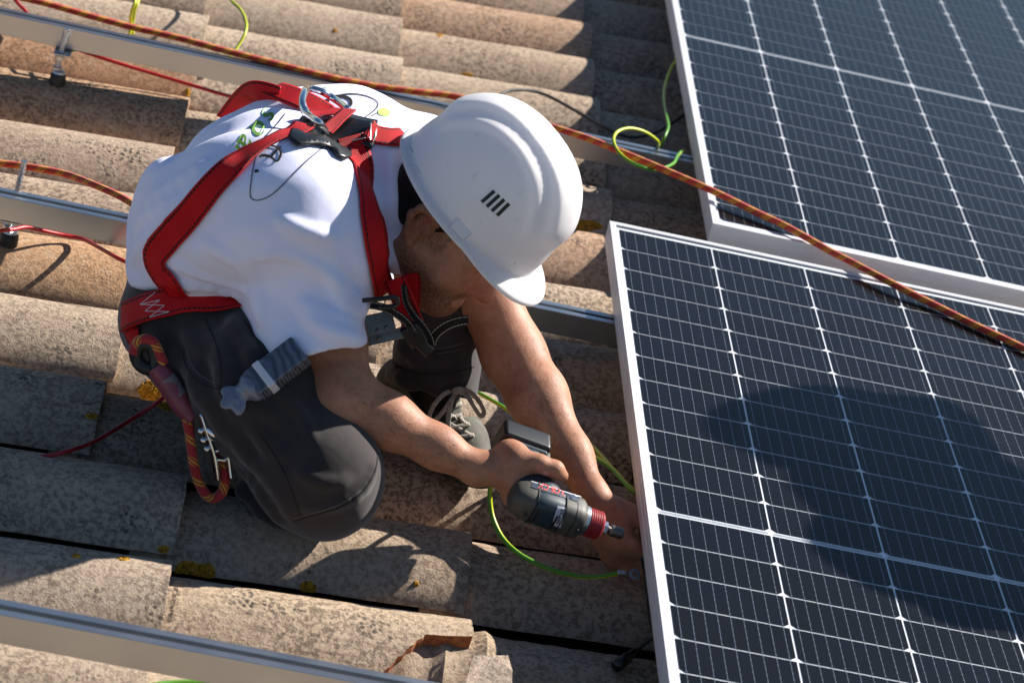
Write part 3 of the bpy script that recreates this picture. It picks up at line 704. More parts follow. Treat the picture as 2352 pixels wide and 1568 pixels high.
# driver axes (its handle decides where the right hand closes)
DR, DT = P(1178, 1138, -1.050), P(1418, 1222, -1.035)
dx = (DT - DR).normalized(); DH = Vector((-.03, .98, .20)); dy = (DH - dx * DH.dot(dx)).normalized(); dz = dx.cross(dy)
def dp(x, y, z): return DR + dx * x + dy * y + dz * z
def build_body():
    f = Field()
    # head
    f.ell(hd(0, -.005, .03), HM, (.076, .098, .098), .02)
    f.ell(hd(0, .028, -.035), HM, (.060, .066, .075), .03)
    f.cap(hd(.042, .0, -.055), hd(.014, .062, -.088), .026, .022, .03); f.cap(hd(-.042, .0, -.055), hd(-.014, .062, -.088), .026, .022, .03)   # jaw
    f.ball(hd(0, .072, -.090), .020, .03)
    f.ball(hd(.036, .058, -.034), .026, .03); f.ball(hd(-.036, .058, -.034), .026, .03)      # cheeks
    f.cap(hd(.045, .072, .018), hd(-.045, .072, .018), .018, .018, .02)                       # brow
    f.cap(hd(0, .088, .004), hd(0, .112, -.030), .0085, .0125, .012); f.ball(hd(.012, .098, -.035), .0095, .008); f.ball(hd(-.012, .098, -.035), .0095, .008)
    f.cap(hd(.018, .084, -.060), hd(-.018, .084, -.060), .0085, .0085, .012); f.cap(hd(.016, .083, -.071), hd(-.016, .083, -.071), .009, .009, .010)   # lips
    f.pr.append(('c', pv(hd(.020, .0915, -.0655)), pv(hd(-.020, .0915, -.0655)), .0028, .0028, .006, -1))
    for sx in (1, -1):
        f.pr.append(('c', pv(hd(sx*.031, .092, .001)), pv(hd(sx*.034, .092, .001)), .014, .013, .012, -1))       # eye hollow
        f.ball(hd(sx*.031, .076, .0), .0125, .006)                                                            # eyeball and lids
        # ear: helix ring, lobe and bowl
        E = [hd(sx*.080, -.002, -.040), hd(sx*.086, -.017, -.028), hd(sx*.094, -.029, -.004), hd(sx*.093, -.025, .014), hd(sx*.088, -.009, .020), hd(sx*.082, .006, .010)]
        f.chain(E, [.0068, .0062, .0055, .0055, .0055, .005], .007)
        f.ell(hd(sx*.078, -.010, -.008), HM, (.007, .017, .025), .008)
        f.ball(hd(sx*.080, .004, -.012), .006, .006)
        f.pr.append(('c', pv(hd(sx*.093, -.010, -.004)), pv(hd(sx*.090, -.005, -.016)), .0095, .0075, .004, -1))
    # neck and trunk
    nb = hd(0, -.055, -.055); f.chain([nb, nb.lerp(neck0, .55), neck0], [.056, .050, .036], .03)
    f.chain([neck0, P(660, 420, -.70), P(480, 520, -.70), P(440, 660, -.70)], [.034, .07, .08, .075], .05)
    f.chain([sR, P(800, 480, -.74), sL], [.05, .035, .05], .03)
    # legs inside the trousers
    f.chain([P(450, 740, -.82), P(740, 1085, -1.03)], [.07, .055], .05); f.chain([P(440, 690, -.62), Vector((-.31, -.58, .20)), P(990, 870, -.67)], [.07, .05, .04], .04)
    f.chain([P(735, 1100, -1.02), P(550, 930, -.77)], [.042, .035], .03)
    # right arm: upper arm with biceps, forearm with its flexor bulge, wrist
    f.chain([sR, sR.lerp(eR, .5), eR], [.052, .0525, .0415], .03)
    fm = eR.lerp(wR, .32); f.chain([eR, fm, eR.lerp(wR, .7), wR], [.0405, .0365, .0275, .0215], .025)
    f.ball(eR + (eR - sR.lerp(wR, .5)).normalized() * .008, .033, .03)
    fl = eL.lerp(wL, .30); f.chain([sL, sL.lerp(eL, .55), eL], [.050, .048, .0445], .03); f.chain([eL, fl, eL.lerp(wL, .72), wL], [.0445, .0420, .0290, .0210], .025)
    # right hand round the handle of the driver: palm behind it, fingers under, thumb over
    pa = dp(.010, .066, .008); kn = dp(.032, .078, -.030)
    f.cap(wR, dp(.000, .060, .002), .0215, .027, .02)
    f.ell(dp(.004, .062, -.004), [tuple(dx), tuple(dy), tuple(dz)], (.022, .044, .034), .018)
    f.chain([dp(-.002, .052, .022), dp(.026, .046, .034), dp(.050, .044, .034), dp(.066, .046, .027)], [.0165, .0125, .0112, .0092], .010)     # thumb
    f.chain([dp(-.012, .075, .014), dp(-.002, .054, .021)], [.018, .0155], .015); f.ball(dp(.050, .0445, .0355), .0122, .006)
    for q, (yy, ln) in enumerate(((.030, 1.0), (.050, 1.06), (.070, 1.0), (.088, .85))):       # index to little finger, closed round the grip
        f.chain([dp(.008, yy, -.030), dp(.040 * ln, yy - .001, -.036), dp(.058 * ln, yy, -.014), dp(.048 * ln, yy, .006)], [.0112, .0100, .0090, .0080], .007)
    # left hand reaching down behind the panel edge, finger and thumb at the lug
    hx = (P(1424, 1262, -.965) - wL).normalized(); hs = (Vector((.75, -.55, .25)) - hx * Vector((.75, -.55, .25)).dot(hx)).normalized(); hn = hx.cross(hs)
    def lp(x, y, z): return wL + hx * x + hs * y + hn * z
    f.cap(wL, lp(.03, 0, 0), .0210, .023, .02); f.ell(lp(.055, .0, 0), [tuple(hx), tuple(hs), tuple(hn)], (.050, .040, .0165), .016)
    for yy, ln, bd in ((.030, .94, .35), (.010, 1.05, .30), (-.010, 1.0, .26), (-.028, .82, .22)):
        f.chain([lp(.088, yy, 0), lp(.088 + .040*ln, yy * .95, -.010 - bd*.02), lp(.088 + .062*ln, yy * .9, -.030 - bd*.03), lp(.088 + .072*ln, yy * .85, -.048 - bd*.04)], [.0102, .0092, .0083, .0074], .006)
    f.chain([lp(.030, .026, -.006), lp(.062, .046, -.022), lp(.092, .046, -.036), lp(.112, .040, -.044)], [.0155, .0120, .0105, .0088], .010)
    def stub(V):
        Q = (V - pv(CH_)) @ pv(HM).T; x, y, z = Q[:, 0], Q[:, 1], Q[:, 2]
        jaw = np.clip((-.036 - z + .32*np.clip(y - .02, 0, 1)*0 ) / .022, 0, 1) * np.clip((y + .022) / .02, 0, 1)
        side = np.clip((y - .018 + .6*(z+.03)) / .02, 0, 1)*0
        mou = np.exp(-((z + .052) / .008) ** 2) * (y > .070) * (np.abs(x) < .032)
        brow = np.exp(-((z - .016) / .007) ** 2) * (y > .06) * (np.abs(x) > .012)
        burn = np.exp(-((y - .010) / .011) ** 2) * np.clip((z + .05) / .03, 0, 1) * (np.abs(x) > .05) * .6
        pvv = .40*(y + .02) - .92*(z + .034); fade = np.clip(1 - pvv / .020, 0, 1) * (y < .035) * .75
        hed = (np.linalg.norm(Q, axis=1) < .16)
        lip = (np.abs(z + .0655) < .011) & (np.abs(x) < .022) & (y > .078)
        return np.clip(np.maximum.reduce([jaw * .75, mou * .95, brow, burn, fade]) * hed * (~lip), 0, 1)
    def rud(V):
        Q = (V - pv(CH_)) @ pv(HM).T; x, y, z = Q[:, 0], Q[:, 1], Q[:, 2]
        return np.exp(-((y - .108) / .02)**2 - ((z + .028) / .018)**2) + np.exp(-((z + .0655) / .012)**2) * (y > .078) * (np.abs(x) < .022) + np.exp(-((np.abs(x) - .086) / .01)**2 - ((y + .012) / .02)**2 - ((z + .005)/.03)**2) * .8
    return solid('body', f, .0042, M['skin'], worker, smooth=2, attr={'stubble': stub, 'ruddy': rud})
def waves(G, dirs):
    d = np.zeros(len(G))
    for (dv, wl, amp, ph, cen, rad) in dirs:
        dv = pv(dv); dv = dv / np.linalg.norm(dv); c = pv(cen)
        x = (G - c) @ dv; env = np.exp(-np.sum((G - c) ** 2, axis=1) / rad ** 2)
        wob = .006 * np.sin(G @ pv((23, 31, 17))) + .004 * np.sin(G @ pv((-41, 20, 37)))
        s_ = np.cos(2 * PI * (x + wob) / wl + ph); d += amp * env * (np.sign(s_) * np.abs(s_) ** .8)
    return d
def folds(f, lines, k):                                       # soft ridges of cloth along lines on the surface
    tmp = solid('tmp', f, .009, M['tee'], None); b = BVHTree.FromPolygons([v.co.copy() for v in tmp.data.vertices], [list(p.vertices) for p in tmp.data.polygons])
    me_ = tmp.data; bpy.data.objects.remove(tmp); bpy.data.meshes.remove(me_)
    for pts, r in lines:
        Q = spline([Vector((x, y, 0)) for x, y in pts], 3); W = [snap(b, q.x, q.y, -r * .45) for q in Q]; W = [w[0] for w in W if w]
        n = len(W)
        for i in range(n-1):
            ra, rb = (r * (.35 + .65 * math.sin(PI * (j + .3) / (n - .4)) ** .6) for j in (i, i+1))
            if (W[i] - W[i+1]).length < .08: f.cap(W[i], W[i+1], ra, rb, k * .55)
def build_shirt():
    f = Field()
    L = [P(428, 600, -.58), P(448, 490, -.58), P(580, 402, -.58), P(700, 362, -.56), P(800, 348, -.55), P(925, 378, -.55)]
    R = [P(437, 625, -.79), P(480, 520, -.82), P(570, 480, -.84), P(660, 490, -.86), P(720, 560, -.86), P(712, 640, -.86)]
    f.chain(L, [.086, .078, .090, .097, .092, .078], .035); f.chain(R, [.090, .094, .100, .104, .094, .078], .04)
    f.chain([P(438, 600, -.69), P(460, 490, -.70), P(620, 425, -.71), P(780, 430, -.71)], [.090, .085, .100, .098], .045)
    f.chain([P(560, 585, -.74), P(700, 560, -.76), P(815, 560, -.76)], [.075, .08, .082], .05)        # belly and chest
    f.chain([P(800, 430, -.72), P(886, 455, -.745)], [.09, .074], .03)                               # collar
    f.chain([P(640, 640, -.86), P(652, 755, -.93)], [.050, .042], .03)
    # sleeves, open at the hem
    s1 = P(727, 796, -.945); f.chain([P(700, 640, -.86), s1], [.084, .0735], .03)
    f.chain([sL, sL.lerp(eL, .45)], [.075, .066], .03)
    ax = (ED * .95 + ER * .12 + EV * .12).normalized(); f.plane(s1 + ax * .002, ax, .004, .115); f.cut(s1 + ax * .004, s1 + ax * .06, .0600, .0640, .003)
    ax2 = (eL - sL).normalized(); f.cut(sL.lerp(eL, .46), sL.lerp(eL, .6), .056, .06, .004)
    nx_ = (hd(0, -.05, -.06) - neck0).normalized(); f.plane(P(903, 455, -.76), nx_ + ER * .4, .004, .125)
    f.plane(P(395, 676, -.76), ED - ER * .18, .006, .125)
    def dsp(G):
        d = waves(G, [((.5, .2, 1), .050, .0045, .4, P(760, 740, -.95), .07), ((1, 0, .5), .046, .0050, 1.2, P(800, 640, -.90), .07), ((1, .2, -.3), .062, .0060, 2.0, P(330, 500, -.70), .12),
                       ((.6, 0, 1), .07, .0045, 0.8, P(470, 640, -.85), .11), ((.9, .3, .2), .05, .0040, 2.7, P(870, 560, -.80), .08), ((-.4, .5, 1), .085, .0040, 0.2, P(600, 560, -.90), .12), ((1, .4, .7), .09, .0035, 1.7, P(420, 420, -.62), .12)])
        return d
    f.chain([P(800, 400, -.70), P(866, 372, -.73)], [.06, .052], .03); f.chain([P(820, 470, -.76), P(878, 480, -.79)], [.06, .040], .03); f.chain([P(840, 560, -.79), P(896, 570, -.80)], [.055, .034], .03)
    f.chain([P(905, 332, -.69), P(899, 380, -.74), P(900, 440, -.79), P(907, 510, -.815), P(920, 570, -.81), P(940, 604, -.79)], [.010, .011, .012, .012, .012, .011], .008)      # neckband
    folds(f, [([(300, 605), (335, 552), (395, 492), (470, 425), (540, 372)], .013), ([(330, 470), (400, 425), (470, 372)], .010), ([(292, 560), (330, 500), (400, 455)], .010),
              ([(690, 700), (735, 716), (790, 735), (832, 742)], .010), ([(760, 640), (800, 668), (834, 706)], .010), ([(700, 730), (770, 760), (826, 770)], .009), ([(740, 672), (790, 700), (836, 724)], .007),
              ([(570, 596), (620, 586), (680, 592), (740, 620), (790, 660)], .0065), ([(570, 596), (584, 650), (598, 700), (602, 745)], .010),
              ([(372, 640), (450, 655), (540, 684)], .009), ([(400, 606), (470, 640), (560, 664)], .008), ([(640, 500), (700, 530), (770, 545)], .008), ([(860, 500), (872, 560), (888, 610)], .008),
              ([(894, 352), (900, 430), (906, 510), (926, 588)], .0065), ([(480, 560), (540, 600), (566, 640)], .008)], .020)
    o = solid('t_shirt', f, .0043, M['tee'], worker, disp=dsp, smooth=1)
    return o
def build_trousers():
    f = Field()
    f.chain([P(408, 705, -.78), P(405, 680, -.58)], [.066, .070], .05)
    f.chain([P(420, 695, -.78), P(560, 700, -.80)], [.070, .060], .05)
    f.chain([P(378, 752, -.74), P(450, 765, -.84)], [.062, .075], .05)
    f.chain([P(452, 768, -.84), P(595, 905, -.93), P(735, 1070, -1.02)], [.084, .093, .078], .05)
    f.ball(P(745, 1096, -1.03), .0755, .04); f.ball(P(757, 1130, -1.03), .055, .04)
    f.chain([P(735, 1120, -1.01), P(640, 1030, -.90), P(550, 930, -.77)], [.060, .060, .05], .03)
    f.chain([P(440, 690, -.60), Vector((-.50, -.57, .15)), Vector((-.325, -.60, .235))], [.085, .085, .070], .05)
    ank = P(992, 884, -.680); kn = Vector((-.325, -.60, .235)); cu = kn.lerp(ank, .9)
    f.chain([kn, kn.lerp(ank, .5), cu, ank], [.070, .064, .062, .068], .03)
    ax = (ank - kn).normalized(); f.plane(ank + ax * .004, ax, .005); f.cut(ank - ax * .03, ank + ax * .08, .058, .063, .004)
    # cargo pocket flap on the outer thigh
    for aa, bb in ((P(560, 1120, -.955), P(640, 1190, -1.0)), (P(585, 1090, -.96), P(655, 1165, -1.005)), (P(610, 1175, -.985), P(665, 1200, -1.01))): f.cap(aa, bb, .014, .011, .012)
    def dsp(G):
        return waves(G, [((.7, -.4, .5), .055, .0055, .3, P(520, 820, -.90), .10), ((1, .3, .8), .045, .0050, 1.1, P(990, 850, -.68), .07), ((.3, .6, 1), .06, .0050, .9, P(640, 1080, -.97), .09), ((.2, .2, 1), .05, .0055, 2.0, P(1010, 720, -.66), .09), ((.9, -.5, .2), .07, .004, .5, P(700, 1000, -.99), .07)])
    folds(f, [([(470, 735), (500, 800), (515, 880), (545, 960)], .014), ([(530, 740), (560, 790), (585, 850)], .012), ([(400, 800), (430, 850), (480, 885)], .012), ([(420, 770), (470, 800), (500, 840)], .010),
              ([(520, 980), (570, 1050), (620, 1110), (668, 1195)], .012), ([(560, 960), (620, 1040), (660, 1110)], .009), ([(690, 1165), (770, 1160), (838, 1120), (862, 1060)], .007), ([(640, 900), (690, 950), (720, 1010)], .008),
              ([(555, 1085), (606, 1130), (652, 1204)], .020), ([(588, 1058), (640, 1116), (674, 1186)], .015), ([(470, 760), (520, 850), (580, 930), (640, 960)], .016), ([(560, 930), (600, 1000), (660, 1050)], .013), ([(680, 1080), (740, 1110), (800, 1100)], .009), ([(430, 860), (480, 930), (520, 1010)], .014), ([(920, 800), (985, 830), (1060, 812)], .012), ([(905, 850), (980, 872), (1075, 850)], .010), ([(960, 700), (1010, 740), (1060, 735)], .010), ([(950, 760), (1000, 780), (1070, 770)], .009)], .016)
    o = solid('trousers', f, .0044, M['trouser'], worker, disp=dsp, smooth=1)
    return o
body = build_body(); shirt = build_shirt(); trou = build_trousers()
for o in (body, shirt, trou): o.location = -W0
# hair under the helmet
hf_ = Field().ell(hd(0, -.010, .03), HM, (.0820, .101, .100), .01); hf_.ell(hd(0, -.050, -.02), HM, (.068, .062, .060), .03)
hf_.plane(hd(0, -.020, -.034), hf * .40 - hu * .92, .004, .4)
sock = solid('sock', Field().chain([P(992, 850, -.672), P(986, 912, -.668)], [.046, .043], .01), .005, M['hair'], worker, smooth=1); sock.location = -W0
hf_.plane(hd(0, .012, .0), hf * .8 - hu * .6, .004, .4)
hair = solid('hair', hf_, .004, M['hair'], worker, smooth=1); hair.location = -W0
# ------------------------------------------------------------------ prints and ribbons laid on a surface
def text_mesh(body, shear=0.0, bold=0.0, res=4):
    cu = bpy.data.curves.new('lettering', 'FONT'); cu.body = body; cu.shear = shear; cu.offset = bold; cu.resolution_u = res
    o = bpy.data.objects.new('lettering', cu); COL.objects.link(o); dg = bpy.context.evaluated_depsgraph_get()
    me = o.evaluated_get(dg).to_mesh(); V = [v.co.copy() for v in me.vertices]; F = [list(p.vertices) for p in me.polygons]
    o.evaluated_get(dg).to_mesh_clear(); bpy.data.objects.remove(o); bpy.data.curves.remove(cu); return V, F
def subdiv(V, F, mx):
    bm = bmesh.new(); vs = [bm.verts.new(v) for v in V]
    for f in F:
        try: bm.faces.new([vs[i] for i in f])
        except ValueError: pass
    bmesh.ops.triangulate(bm, faces=bm.faces[:])
    for _ in range(4):
        E = [e for e in bm.edges if e.calc_length() > mx]
        if not E: break
        bmesh.ops.subdivide_edges(bm, edges=E, cuts=1); bmesh.ops.triangulate(bm, faces=[f for f in bm.faces if len(f.verts) > 3])
    bm.verts.index_update(); r = [v.co.copy() for v in bm.verts], [[v.index for v in f.verts] for f in bm.faces]; bm.free(); return r
def decal(name, V, F, to_px, b, mat, parent, off=.0012, mx=None, base=None):
    if mx: V, F = subdiv(V, F, mx)
    W = [snap(b, *to_px(v), off) for v in V]; ok = [w is not None for w in W]
    me = mesh(name, [(w[0] if w else Vector((0, 0, -.2))) for w in W], [f for f in F if all(ok[i] for i in f)], mat, False)
    o = obj(name, me, parent); o.location = -(base if base is not None else Vector()); return o
def print_text(name, body, o, xd, yd, size, b, mat, parent, base=None, shear=0, bold=0, off=.0012):
    V, F = text_mesh(body, shear, bold)
    return decal(name, V, F, lambda v: (o[0] + (xd[0]*v.x + yd[0]*v.y) * size, o[1] + (xd[1]*v.x + yd[1]*v.y) * size), b, mat, parent, off, None, base)
def px_line(name, pts, wpx, b, mat, parent, base=None, off=.0012, closed=False, n=8, wf=None):
    Q = spline([Vector((x, y, 0)) for x, y in pts], n, closed); V = []; F = []
    for i, p in enumerate(Q):
        a = Q[(i+1) % len(Q)] if closed else Q[min(i+1, len(Q)-1)]; c = Q[i-1] if (closed or i) else Q[0]
        t = (a - c).normalized(); s_ = Vector((-t.y, t.x, 0)) * wpx * .5 * (wf(i/len(Q)) if wf else 1); V += [p + s_, p - s_]
    for i in range(len(Q) if closed else len(Q)-1): j = (i+1) % len(Q); F.append((2*i, 2*i+1, 2*j+1, 2*j))
    return decal(name, V, F, lambda v: (v.x, v.y), b, mat, parent, off, None, base)
def ribbon(name, pts, w, mat, parent, b=None, off=.003, th=.0022, base=None, seg=8, across=6, twist=None, clear=None, wf=None, of=None):
    """flat webbing along pts: (px, py) snapped on surface b, or (px, py, y) at a depth"""
    Q = spline([Vector((p[0], p[1], p[2] if len(p) > 2 else 0)) for p in pts], seg); C = []; Nn = []
    for pi_, p in enumerate(Q):
        if b is not None and len(pts[0]) == 2:
            s_ = snap(b, p.x, p.y, of(pi_ / max(len(Q)-1, 1)) if of else off)
            if s_ is None: continue
            C.append(s_[0]); Nn.append(s_[1])
        else: C.append(P(p.x, p.y, p.z)); Nn.append(-EV)
    for _ in range(3):
        C = [C[0]] + [(C[i-1] + C[i]*2 + C[i+1]) / 4 for i in range(1, len(C)-1)] + [C[-1]]
        Nn = [(Nn[max(i-1, 0)] + Nn[i] * 2 + Nn[min(i+1, len(C)-1)]).normalized() for i in range(len(C))]
    V = []; F = []; UV = []; d = 0; L = len(C)
    for i in range(L):
        t = (C[min(i+1, L-1)] - C[max(i-1, 0)]).normalized(); n_ = Nn[i]
        if twist: n_ = Quaternion(t, twist(i / max(L-1, 1))) @ n_
        s_ = n_.cross(t).normalized()
        if i: d += (C[i] - C[i-1]).length
        for k in range(across + 1):
            q = C[i] + s_ * w * (wf(i / max(L-1, 1)) if wf else 1) * (k / across - .5)
            bb = clear or b
            if bb is not None and not twist:
                nr = bb.find_nearest(q)
                if nr[0] is not None:
                    nn = nr[1] if nr[1].dot(n_) > 0 else -nr[1]
                    h = (q - nr[0]).dot(nn)
                    if h < (off if not of else .004) and (q - nr[0]).length < .05: q = q + nn * ((off if not of else .004) - h)
            V.append(q); UV.append((k / across, d))
    for i in range(L-1):
        for k in range(across): a = i*(across+1)+k; F.append((a, a+1, a+across+2, a+across+1))
    me = mesh(name, V, F, mat, True, UV); o = obj(name, me, parent); o.location = -(base if base is not None else Vector())
    so_ = o.modifiers.new('thickness', 'SOLIDIFY'); so_.thickness = th; so_.offset = 0.0
    return o
def mat_web(name, col, line, l0=.10, dash=True, glint='#ffffff'):
    mt, nt, bs = newmat(name); L = nt.links.new
    uv = N(nt, 'UVMap'); sp = N(nt, 'SeparateXYZ'); L(uv.outputs[0], sp.inputs[0]); u, v = sp.outputs[0], sp.outputs[1]
    e = mathn(nt, 'ABSOLUTE', mathn(nt, 'SUBTRACT', mathn(nt, 'ABSOLUTE', mathn(nt, 'SUBTRACT', u, .5)), .5 - l0))
    ln = mathn(nt, 'LESS_THAN', e, .036)
    ds = mathn(nt, 'LESS_THAN', mathn(nt, 'FRACT', mathn(nt, 'MULTIPLY', v, 160.0)), .78)
    wv = mathn(nt, 'SINE', mathn(nt, 'MULTIPLY', v, 1900.0)); wu = mathn(nt, 'SINE', mathn(nt, 'MULTIPLY', u, 95.0))
    h = mathn(nt, 'MULTIPLY', wv, wu)
    n = N(nt, 'TexNoise', Scale=25.0, Detail=4.0); tc = N(nt, 'TexCoord'); L(tc.outputs['Object'], n.inputs['Vector'])
    c = mixc(nt, lin(col), tuple(x * .62 for x in lin(col)[:3]) + (1,), mathn(nt, 'MULTIPLY', n.outputs[0], .6))
    c = mixc(nt, c, lin(line), mathn(nt, 'MULTIPLY', ln, ds) if dash else ln)
    L(c, bs.inputs['Base Color']); bs.inputs['Roughness'].default_value = .55; bs.inputs['Specular IOR Level'].default_value = .25
    bump(nt, bs, h, .6, .0008); return mt
M['web'] = mat_web('red_webbing', '#cc0614', '#150607')
M['webblack'] = mat_web('black_webbing', '#121214', '#b8b8b4', .12)
M['ink'] = simple('black_print', '#101013', .8); M['green'] = simple('green_print', '#6a9a2e', .8); M['lime'] = simple('lime_print', '#b6dc6a', .8)
M['white_thread'] = simple('white_thread', '#d8d4d0', .8)
M['chrome'] = simple('chromed_steel', '#d2d5da', .14, 1.0)

tee_b = bvh_of(*[o for o in (shirt,)]) if False else None
def world_bvh(*obs):
    V = []; F = []
    for o in obs:
        n = len(V); mw = (Matrix.Translation(o.parent.location) if o.parent else Matrix()) @ Matrix.Translation(o.location)
        V += [mw @ v.co for v in o.data.vertices]; F += [[i + n for i in p.vertices] for p in o.data.polygons]
    return BVHTree.FromPolygons(V, F)
B_tee = world_bvh(shirt); B_tro = world_bvh(trou); B_all = world_bvh(shirt, trou)
# print on the back of the shirt
def rot(deg): c, s_ = math.cos(math.radians(deg)), math.sin(math.radians(deg)); return (c, s_)
LB = W0
letters = [('s', 619, 264), ('o', 600, 291), ('l', 585, 308), ('a', 566, 326), ('i', 553, 350), ('r', 544, 372), ('e', 532, 398)]
for ch, x, y in letters:                                       # the word runs down to the left
    print_text('shirt_letter', ch, (x - 7, y - 20), (-.55, .83), (.83, .50), 66, B_tee, M['green'], shirt, None, .2, .010)
for ch, x, y in (('s', 752, 206), ('o', 716, 216)): print_text('shirt_letter', ch, (x, y), (-.95, .25), (-.15, -.34), 34, B_tee, M['green'], shirt)
px_line('printed_line', [(655, 262), (640, 282), (622, 302), (600, 330), (585, 372), (577, 420), (575, 448), (583, 459), (600, 459), (625, 447), (660, 415), (700, 375), (735, 345), (790, 300), (850, 262), (868, 240), (850, 225), (815, 217), (780, 220), (745, 232)], 2.2, B_tee, M['ink'], shirt)
for pl in ([(618, 335), (636, 340), (645, 352), (640, 368), (633, 372)], [(633, 372), (622, 362), (605, 358), (596, 362)], [(645, 338), (632, 350), (622, 363)]):
    px_line('printed_line', pl, 5.5, B_tee, M['ink'], shirt, wf=lambda t: .6 + .5 * math.sin(PI * t))
px_line('printed_line', [(589, 391), (590, 397)], 9, B_tee, M['ink'], shirt)
px_line('printed_line', [(752, 240), (760, 226), (782, 222), (802, 228), (806, 240), (794, 250), (776, 251)], 5, B_tee, M['ink'], shirt, wf=lambda t: .5 + .8 * math.sin(PI * t))
px_line('printed_spot', [(868, 258), (880, 258), (894, 262)], 17, B_tee, M['lime'], shirt, wf=lambda t: .45 + .6 * math.sin(PI * t))
px_line('printed_line', [(852, 268), (868, 259)], 2, B_tee, M['ink'], shirt)

# seams and stitching of the trousers
M['seam'] = simple('dark_seam', '#161414', .9); M['stitch'] = simple('grey_stitch', '#6b6664', .9)
for pts in ([(672, 1196), (720, 1182), (780, 1164), (830, 1132), (860, 1085), (868, 1040)], [(600, 1000), (640, 1060), (668, 1120), (690, 1185)], [(418, 800), (428, 840), (452, 872), (490, 890), (535, 895)],
            [(470, 730), (500, 800), (508, 860), (505, 905)], [(560, 735), (600, 800), (640, 880)], [(905, 840), (960, 856), (1030, 856), (1090, 842)]):
    px_line('seam', pts, 2.6, B_tro, M['seam'], trou, None, .0008)
for pts in ([(674, 1190), (722, 1176), (780, 1158), (828, 1126)], [(1000, 800), (1030, 796), (1066, 786)], [(1002, 812), (1034, 808), (1072, 797)], [(430, 800), (440, 838), (462, 864), (495, 880)]):
    px_line('stitching', pts, 1.3, B_tro, M['stitch'], trou, None, .0012)

# ------------------------------------------------------------------ hard hat
hat = thing('hard_hat', 'white ridged hard hat on the bowed head of the worker', 'hard hat', HC)
def hat_pt(th, ph):
    cx, sy = math.cos(th), math.sin(th)
    rr = math.cos(ph) ** .72; z = .141 * math.sin(ph) ** .93
    x = .106 * rr * cx; y = .130 * rr * sy
    def ss(a, b, t): t = min(1, max(0, (t - a) / (b - a))); return t*t*(3-2*t)
    fade = ss(.30, .62, ph); ax = abs(x)
    f2 = ss(.26, .50, ph) * (1 - .0 * y); k = fade * .0065 * (1 - ss(.036, .044, ax)) + f2 * .0048 * (1 - ss(.062, .071, ax))
    k -= .0022 * fade * math.exp(-((ax - .052) / .006) ** 2)
    n_ = Vector((x / .112**2, y / .140**2, z / .152**2)); n_ = n_.normalized() if n_.length > 1e-6 else Vector((0, 0, 1))
    return Vector((x, y, z)) + n_ * k
def hat_mesh():
    NT, NP = 112, 34; V = []; F = []
    rows = []
    def flange(th, s_):
        b = hat_pt(th, 0.0); out = Vector((math.cos(th) / .112, math.sin(th) / .140, 0)).normalized()
        f_ = max(0.0, math.sin(th)); vis = .028 * max(0, (f_ - .45) / .55) ** 1.1
        if s_ == 0: return b + out * .0012 + Vector((0, 0, -.004))
        if s_ == 1: return b + out * (.003) + Vector((0, 0, -.006))
        if s_ == 2: return b + out * (.006 + vis * .5) + Vector((0, 0, -.0075 - vis * .10))
        if s_ == 3: return b + out * (.0095 + vis) + Vector((0, 0, -.009 - vis * .32))
        if s_ == 4: return b + out * (.0115 + vis) + Vector((0, 0, -.011 - vis * .34))
        return b + out * (.0110 + vis) + Vector((0, 0, -.0150 - vis * .34))
    for s_ in (5, 4, 3, 2, 1, 0): rows.append([flange(2*PI*k/NT, s_) for k in range(NT)])
    for i in range(NP): ph = (PI/2) * (i / NP) ** .9; rows.append([hat_pt(2*PI*k/NT, ph) for k in range(NT)])
    for r in rows: V += r
    for i in range(len(rows)-1):
        for k in range(NT): F.append((i*NT+k, i*NT+(k+1) % NT, (i+1)*NT+(k+1) % NT, (i+1)*NT+k))
    V.append(hat_pt(0, PI/2)); c = len(V)-1; i = len(rows)-1
    for k in range(NT): F.append((i*NT+k, i*NT+(k+1) % NT, c))
    return V, F
def mat_hat():
    mt, nt, bs = newmat('white_hat_plastic'); L = nt.links.new
    tc = N(nt, 'TexCoord'); n = N(nt, 'TexNoise', Scale=30.0, Detail=8.0, Roughness=.7); L(tc.outputs['Object'], n.inputs['Vector'])
    r = ramp(nt, [(.30, lin('#dedad6')), (.40, lin('#f4f1f2'))]); L(n.outputs[0], r.inputs[0])
    n2 = N(nt, 'TexNoise', Scale=95.0, Detail=3.0, Roughness=.5, Distortion=2.0); L(tc.outputs['Object'], n2.inputs['Vector'])
    sc = ramp(nt, [(.25, (1,)*3), (.285, (0,)*3)]); L(n2.outputs[0], sc.inputs[0])
    L(mixc(nt, r.outputs[0], lin('#8f8c88'), mathn(nt, 'MULTIPLY', sc.outputs[0], .6)), bs.inputs['Base Color'])
    bs.inputs['Roughness'].default_value = .36; bs.subsurface_method = 'BURLEY'; bs.inputs['Subsurface Weight'].default_value = .3; bs.inputs['Subsurface Radius'].default_value = (.03, .03, .033); bs.inputs['Subsurface Scale'].default_value = 1.0
    bump(nt, bs, n.outputs[0], .06, .002)
    tl = N(nt, 'BsdfTranslucent'); tl.inputs['Color'].default_value = (.86, .86, .92, 1); mx = N(nt, 'MixShader'); mx.inputs[0].default_value = .28
    L(bs.outputs[0], mx.inputs[1]); L(tl.outputs[0], mx.inputs[2]); L(mx.outputs[0], nt.nodes['Material Output'].inputs[0]); return mt
M['hat'] = mat_hat()
V, F = hat_mesh(); HMx = Matrix((hr, hf, hu)).transposed()
me = mesh('hat_shell', [HMx @ v for v in V], F, M['hat']); sh = obj('hat_shell', me, hat)
B_hat = world_bvh(sh)
